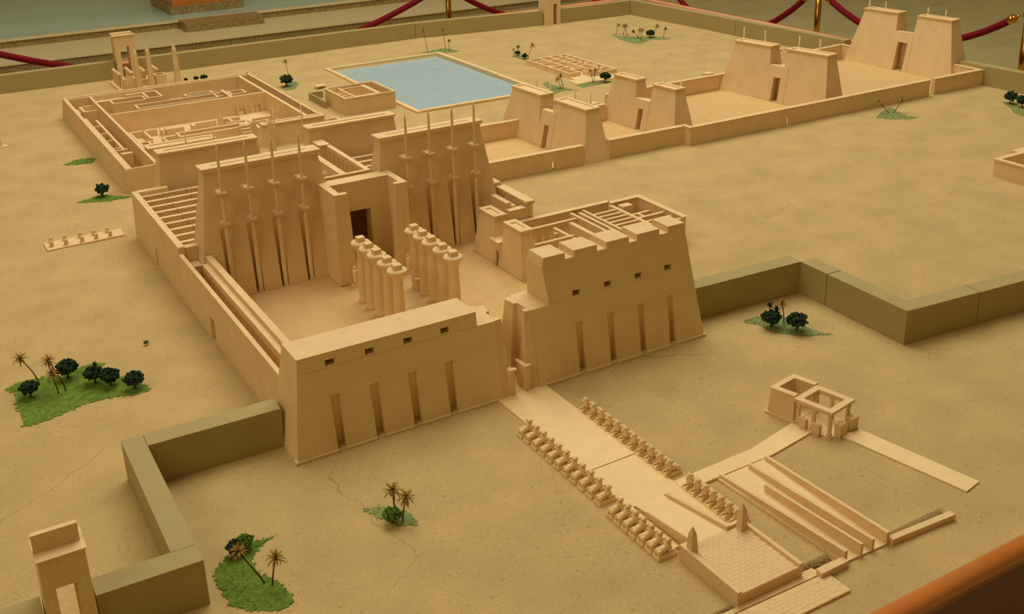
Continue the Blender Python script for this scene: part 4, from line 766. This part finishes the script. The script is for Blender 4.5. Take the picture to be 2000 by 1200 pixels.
# ================================================================== grass and trees
RT = Vector((0.8612, -0.5083, 0))
def inside(p, x, y):
    c = False; n = len(p)
    for i in range(n):
        (x1, y1), (x2, y2) = p[i], p[i - 1]
        if (y1 > y) != (y2 > y) and x < (x2 - x1) * (y - y1) / (y2 - y1) + x1: c = not c
    return c
def grass(poly, label, mat=None, dens=1.0):
    xs = [p[0] for p in poly]; ys = [p[1] for p in poly]; m = MB()
    A = abs(sum(poly[i][0] * poly[i - 1][1] - poly[i - 1][0] * poly[i][1] for i in range(len(poly)))) / 2
    n = int(min(6000, max(700, A * 300000)) * dens); k = 0; tries = 0; st = 0.0045 if A < 0.02 else 0.006
    xi = min(xs)
    while xi < max(xs):
        yi = min(ys)
        while yi < max(ys):
            if inside(poly, xi + st / 2 + random.gauss(0, 0.0022), yi + st / 2 + random.gauss(0, 0.0022)):
                q = [(xi, yi), (xi + st, yi), (xi + st, yi + st), (xi, yi + st)]
                m.add([(a, b, hump(a, b) + 0.0009 + 0.0004 * math.sin(a * 900) * math.sin(b * 800)) for a, b in q] , [(0, 1, 2, 3)])
            yi += st
        xi += st
    while k < n and tries < n * 30:
        tries += 1
        x = random.uniform(min(xs), max(xs)); y = random.uniform(min(ys), max(ys))
        if not inside(poly, x, y): continue
        if random.random() < 0.12: x += random.gauss(0, 0.004); y += random.gauss(0, 0.004)
        k += 1; h = random.uniform(0.0012, 0.0024); w = random.uniform(0.0012, 0.0024); a = random.uniform(0, 6.283); z = hump(x, y) - 0.0004
        lx, ly = random.gauss(0, 0.0010), random.gauss(0, 0.0010)
        vs = [(x + w * math.cos(a + q), y + w * math.sin(a + q), z) for q in (0, 2.094, 4.189)] + [(x + lx, y + ly, z + h)]
        m.add(vs, [(0, 1, 3), (1, 2, 3), (2, 0, 3)])
    o = m.build('grass_patch', mat or M_grass, kind='stuff'); tag(o, label, 'grass')
def blob(m, c, r, rnd):
    t = (1 + 5 ** 0.5) / 2; s = r / (1 + t * t) ** 0.5
    iv = [(-1, t, 0), (1, t, 0), (-1, -t, 0), (1, -t, 0), (0, -1, t), (0, 1, t), (0, -1, -t), (0, 1, -t), (t, 0, -1), (t, 0, 1), (-t, 0, -1), (-t, 0, 1)]
    fc = [(0, 11, 5), (0, 5, 1), (0, 1, 7), (0, 7, 10), (0, 10, 11), (1, 5, 9), (5, 11, 4), (11, 10, 2), (10, 7, 6), (7, 1, 8), (3, 9, 4), (3, 4, 2), (3, 2, 6), (3, 6, 8), (3, 8, 9), (4, 9, 5), (2, 4, 11), (6, 2, 10), (8, 6, 7), (9, 8, 1)]
    m.add([(c[0] + x * s * rnd.uniform(0.6, 1.3), c[1] + y * s * rnd.uniform(0.6, 1.3), c[2] + z * s * rnd.uniform(0.6, 1.3)) for x, y, z in iv], fc)
def bush_meshes(seed, mat):
    r = random.Random(seed); cr = MB(); tr = MB()
    for i in range(110):
        th = r.uniform(0, 6.283); u = r.uniform(-0.75, 1); s = (1 - u * u) ** 0.5; k = r.uniform(0.72, 1.0)
        blob(cr, (0.0200 * k * s * math.cos(th), 0.0200 * k * s * math.sin(th), 0.0235 + 0.0125 * k * u), r.uniform(0.0026, 0.0042), r)
    for i in range(30): blob(cr, (r.gauss(0, 0.007), r.gauss(0, 0.007), 0.0245 + r.gauss(0, 0.004)), 0.005, r)
    tr.tube([(0, 0, -0.002), (0.0003, 0, 0.005), (0, 0.0004, 0.010)], [0.0022, 0.0017, 0.0014], 7)
    for i in range(6):
        a = i * 1.047 + r.uniform(-0.3, 0.3); tr.tube([(0, 0, 0.008), (0.006 * math.cos(a), 0.006 * math.sin(a), 0.014), (0.013 * math.cos(a), 0.013 * math.sin(a), 0.021)], [0.0013, 0.0010, 0.0006], 5)
    return cr.mesh('crown', mat=mat), tr.mesh('trunk', mat=M_trunk, smooth=True)
BM = [bush_meshes(s, M_leaf) for s in (3, 11, 29)]; BL = bush_meshes(41, M_leafl)
nb = [0]
def bush(x, y, zc, label, group=None, light=False, name='bushy_tree'):
    t = thing(name, label, 'shrub' if name == 'shrub' else 'tree', (x, y, 0), group); k = zc / 0.0235; a = random.uniform(0, 6.28); nb[0] += 1
    c, tr = BL if light else BM[nb[0] % 3]
    for me, n in ((c, 'crown'), (tr, 'trunk')): place(me, n, t, (x, y, 0), a, (k, k, k))
def frond_mesh(L, droop, mat):
    m = MB(); vs = []; n = 6
    for i in range(n + 1):
        u = i / n; w = 0.0017 * math.sin(math.pi * min(1, u * 0.9 + 0.1)) + 0.0002; x = L * u * (1 - 0.25 * droop * u); z = L * (0.55 * u - droop * u * u)
        vs += [(x, -w, z - 0.0004), (x, 0, z + 0.0004), (x, w, z - 0.0004)]
    fs = []
    for i in range(n): a = i * 3; fs += [(a, a + 3, a + 4, a + 1), (a + 1, a + 4, a + 5, a + 2)]
    for i in range(1, n):      # leaflets
        u = i / n; x, _, z = vs[i * 3 + 1]
        for s in (-1, 1):
            k = len(vs); vs += [(x, 0, z), (x + 0.0012, 0, z), (x + 0.0030, s * 0.0030, z - 0.0012)]; fs.append((k, k + 1, k + 2))
    return m.add(vs, fs).mesh('frond', mat=mat)
FR = [frond_mesh(0.0180, d, M_frond) for d in (0.45, 0.60, 0.75, 1.0)]
FRG = [frond_mesh(0.0130, d, M_leaf) for d in (0.3, 0.45, 0.6, 0.8)]
def palm(x, y, zc, off, label, group=None, near=True, k=1.0, bend=0.5, green=False):
    t = thing('spiky_plant' if green else 'palm_tree', label, 'plant' if green else 'palm', (x, y, 0), group)
    c = Vector((x, y, 0)) + RT * off + Vector((0, 0, zc))
    pts = []
    for i in range(7):
        u = i / 6; s = u ** (1 + bend); pts.append((x + RT.x * off * s, y + RT.y * off * s, -0.003 + (zc + 0.003) * u))
    MB().tube(pts, [0.0013 - 0.0004 * i / 6 for i in range(7)], 7).build('trunk', M_trunk, t, smooth=True)
    F = FRG if green else FR; n = 20 if near else 15; a0 = random.uniform(0, 6.28)
    ang = [(a0 + i * 2.399, 1.15 - 1.75 * i / (n - 1) + random.uniform(-0.12, 0.12)) for i in range(n)]
    if near:
        for i, (a, up) in enumerate(ang):
            o = place(F[i % 4], 'frond', t, tuple(c), a, (k, k, k)); o.rotation_euler[1] = -up
    else:
        m = MB()
        for i, (a, up) in enumerate(ang):
            me = F[i % 4]; R = Matrix.Rotation(a, 4, 'Z') @ Matrix.Rotation(-up, 4, 'Y')
            m.add([tuple(c + (R @ (v.co * k))) for v in me.vertices], [tuple(p.vertices) for p in me.polygons])
        m.build('fronds', M_leaf if green else M_frond, t)
# lawn beside the long court wall
grass([(-0.384, 0.563), (-0.358, 0.576), (-0.322, 0.573), (-0.296, 0.558), (-0.25, 0.575), (-0.213, 0.574), (-0.201, 0.562), (-0.211, 0.545), (-0.185, 0.487), (-0.15, 0.423), (-0.149, 0.397), (-0.184, 0.4), (-0.224, 0.412), (-0.258, 0.414), (-0.293, 0.404), (-0.329, 0.391), (-0.362, 0.384), (-0.372, 0.391), (-0.371, 0.428), (-0.375, 0.474), (-0.366, 0.537), (-0.382, 0.544)], 'largest green lawn with five bushy trees and three palms', dens=0.9)
for x, y, z, lb in ((-0.3461, 0.4992, 0.0205, 'dark bushy tree on the largest lawn, under the long bent palm'), (-0.2716, 0.5399, 0.0235, 'dark bushy tree on the largest lawn, touching the paired palms'), (-0.2306, 0.4871, 0.0220, 'dark bushy tree on the largest lawn, first of a row of three'), (-0.2073, 0.4609, 0.0225, 'dark bushy tree on the largest lawn, middle of a row of three'), (-0.1699, 0.4219, 0.0215, 'dark bushy tree standing at the narrow tip of the largest lawn')): bush(x, y, z, lb)
palm(-0.3247, 0.5383, 0.0561, -0.0270, 'palm with long bent trunk on the largest lawn', bend=1.0)
palm(-0.2848, 0.4869, 0.0628, -0.0225, 'taller of the paired palms on the largest lawn'); palm(-0.2985, 0.4836, 0.0385, -0.0055, 'shorter yellow palm of the pair on the largest lawn', bend=0.2)
t = bush(-0.108, 0.60, 0.006, 'tiny green tuft alone on sand near the court wall doorway', light=True, name='shrub')
# patch before the low pylon tower
grass([(0.041, -0.175), (0.06, -0.18), (0.079, -0.195), (0.096, -0.215), (0.099, -0.236), (0.096, -0.259), (0.075, -0.246), (0.065, -0.235), (0.056, -0.21)], 'small bluish green grass patch in front of the low pylon tower', M_grassb)
palm(0.0822, -0.2064, 0.0363, -0.002, 'straight brown palm on the grass before the low pylon tower', bend=0.2); palm(0.0804, -0.2379, 0.0425, 0.007, 'curved yellow palm on the grass before the low pylon tower'); bush(0.0664, -0.2323, 0.0165, 'small light green shrub under the pair of palms', light=True, name='shrub')
# patch by the lone gate
grass([(-0.167, -0.173), (-0.138, -0.162), (-0.092, -0.166), (-0.127, -0.179), (-0.145, -0.202), (-0.145, -0.24), (-0.129, -0.264), (-0.124, -0.294), (-0.125, -0.325), (-0.146, -0.328), (-0.179, -0.307), (-0.2, -0.285), (-0.204, -0.23), (-0.195, -0.194)], 'curved green grass patch outside the khaki enclosure corner')
palm(-0.1435, -0.264, 0.054, -0.0330, 'palm leaning strongly over the curved grass patch', k=0.95, bend=0.1); palm(-0.1372, -0.2725, 0.0437, 0.009, 'upright brown palm on the curved grass patch', k=0.95); bush(-0.1594, -0.1784, 0.0150, 'dark green shrub at the head of the curved grass patch', name='shrub'); bush(-0.1443, -0.1733, 0.0150, 'light green shrub at the head of the curved grass patch', light=True, name='shrub')
# patch inside the enclosure corner
grass([(0.979, 0.007), (1.013, 0.007), (1.06, -0.034), (1.068, -0.074), (1.068, -0.109), (1.089, -0.14), (1.043, -0.117), (0.999, -0.076), (0.993, -0.05), (0.995, -0.026)], 'pale grass patch in the open corner of the khaki wall', M_grassb)
bush(1.0065, -0.0463, 0.0235, 'dark bushy tree in the wall corner with spiky plants above it'); bush(1.0375, -0.0884, 0.0250, 'dark bushy tree in the wall corner, clear of the spiky plants'); palm(1.0388, -0.0504, 0.0473, -0.0058, 'thin yellow palm between two bushy trees in the wall corner', k=0.8)
palm(1.0141, -0.0382, 0.0438, -0.0047, 'taller dark spiky plant behind the bushy tree in the wall corner', green=True, k=0.75); palm(1.0136, -0.0423, 0.0364, 0.0068, 'shorter dark spiky plant behind the bushy tree in the wall corner', green=True, k=0.75)
# by the compound
grass([(-0.061, 1.642), (0.016, 1.677), (0.039, 1.647), (0.087, 1.6), (0.02, 1.606), (-0.046, 1.632)], 'thin grass strip with one tree by the compound corner'); bush(0.014, 1.6577, 0.0225, 'lone bushy tree on the thin grass strip by the compound')
grass([(-0.028, 2.063), (0.02, 2.101), (0.062, 2.094), (0.072, 2.073), (0.05, 2.029), (0.002, 2.046)], 'small bare grass patch along the sanctuary compound wall')
grass([(0.905, 2.656), (0.957, 2.728), (0.991, 2.745), (0.99, 2.689), (0.935, 2.605), (0.91, 2.611)], 'small grass patch between compound and lake', M_grassb); bush(0.9331, 2.6754, 0.0300, 'round dark tree on the grass between compound and lake'); palm(0.9636, 2.7227, 0.0881, -0.0106, 'tall thin palm on the grass between compound and lake', near=False)
grass([(1.676, 2.944), (1.79, 2.973), (1.817, 2.936), (1.832, 2.876), (1.805, 2.861), (1.721, 2.902)], 'narrow grass strip behind the far lake corner', M_grassb, 0.6)
palm(1.7016, 2.9422, 0.0975, -0.0151, 'very tall palm behind the lake, on the bare end of the strip', near=False); palm(1.7942, 2.9429, 0.0922, -0.0085, 'very tall palm behind the lake, beside a small dark plant', near=False); palm(1.7948, 2.9055, 0.0442, 0.001, 'small dark plant at the foot of the tall lake palms', near=False, green=True, k=0.8)
grass([(1.958, 2.617), (1.988, 2.61), (1.991, 2.522), (1.97, 2.504), (1.958, 2.548)], 'small grass strip at the corner of the room maze', M_grassb, 0.6)
palm(1.9666, 2.6096, 0.0287, -0.0026, 'smallest palm on the grass by the room maze corner', near=False, k=0.6); palm(1.9907, 2.6256, 0.0343, 0.0055, 'dark spiky plant on the grass by the room maze corner', near=False, green=True); bush(1.9816, 2.6048, 0.0150, 'low dark shrub beneath the spiky plant by the maze', name='shrub'); bush(1.9726, 2.5295, 0.0150, 'low dark shrub next to the leaning maze palm', name='shrub'); palm(1.9866, 2.5254, 0.056, 0.0209, 'leaning palm at the corner of the room maze', near=False, k=1.1)
grass([(2.596, 2.749), (2.619, 2.677), (2.676, 2.631), (2.723, 2.593), (2.75, 2.491), (2.695, 2.507), (2.666, 2.538), (2.579, 2.491), (2.555, 2.529), (2.559, 2.624)], 'wide grass patch with many palms near the far wall corner', M_grassb, 0.7)
G9 = 'palms on the grass near the far wall corner'
for x, y, z, f in ((2.615, 2.7419, 0.0428, 0.0121), (2.6322, 2.7072, 0.0426, 0.0131), (2.6309, 2.667, 0.0463, -0.0188), (2.6218, 2.5538, 0.0448, 0.0083), (2.6404, 2.5986, 0.0361, 0.0086), (2.7134, 2.5804, 0.048, 0.0203)): palm(x, y, z, f, 'small brown palm on the wide grass near the far wall corner', G9, near=False)
palm(2.6428, 2.5967, 0.0309, -0.0258, 'dark spiky plant leaning over the wide far grass', near=False, green=True); palm(2.7413, 2.5379, 0.039, 0.0112, 'dark spiky plant at the tip of the wide far grass', near=False, green=True); bush(2.6944, 2.5754, 0.0235, 'round dark tree among palms near the far wall corner')
grass([(1.788, 2.082), (1.816, 2.102), (1.805, 2.028), (1.81, 1.971), (1.836, 1.903), (1.787, 1.935), (1.731, 1.913), (1.758, 1.983)], 'ragged grass patch behind the nearest southern gateway', M_grassb, 0.8)
for x, y, z, f in ((1.7979, 1.9662, 0.0358, -0.0145), (1.8096, 1.9706, 0.0459, -0.0095)): palm(x, y, z, f, 'leaning palm on the ragged grass behind the nearest gateway', 'palms behind the nearest gateway', near=False)
grass([(1.875, 1.975), (1.93, 1.988), (2.036, 1.957), (1.994, 1.939), (1.939, 1.939), (1.875, 1.934)], 'thin grass strip in front of the room maze', M_grassb, 0.7)
for x, y, z, f in ((1.9571, 1.981, 0.0441, -0.0101), (1.9674, 1.987, 0.0412, 0.0041)): palm(x, y, z, f, 'one of two crossing palms in front of the room maze', 'crossing palms before the maze', near=False)
bush(2.0022, 1.9605, 0.0250, 'round dark tree in front of the room maze')
grass([(2.43, 0.964), (2.511, 1.007), (2.576, 1.029), (2.55, 0.97), (2.532, 0.923), (2.549, 0.885), (2.514, 0.886), (2.455, 0.921)], 'grass patch by the long causeway wall with crossed palms', M_grassb, 0.9)
palm(2.5137, 0.979, 0.0411, -0.0404, 'bare palm leaning toward the third gateway by the causeway wall', near=False, k=0.75, bend=0.0); palm(2.5292, 0.9761, 0.0412, 0.0254, 'bare palm leaning toward the outermost gateway by the causeway wall', near=False, k=0.75, bend=0.0)
grass([(2.952, 0.858), (2.958, 0.817), (2.943, 0.765), (2.918, 0.70), (2.86, 0.66), (2.84, 0.70), (2.863, 0.746), (2.892, 0.776)], 'grass patch under two trees beside the far rail wall', M_grassb, 0.8)
for x, y in ((2.9487, 0.8238), (2.9379, 0.769)): bush(x, y, 0.0255, 'round dark tree near the khaki wall by the far rail', 'pair of trees by the far rail wall')
for x, y, k, lb in ((0.617, 3.02, 0.010, 'dark low shrub just beside the lone obelisk'), (0.655, 3.0, 0.013, 'wide dark shrub behind the compound wall'), (0.683, 2.98, 0.018, 'tallest dark shrub behind the compound wall')): bush(x, y, k, lb, name='shrub')
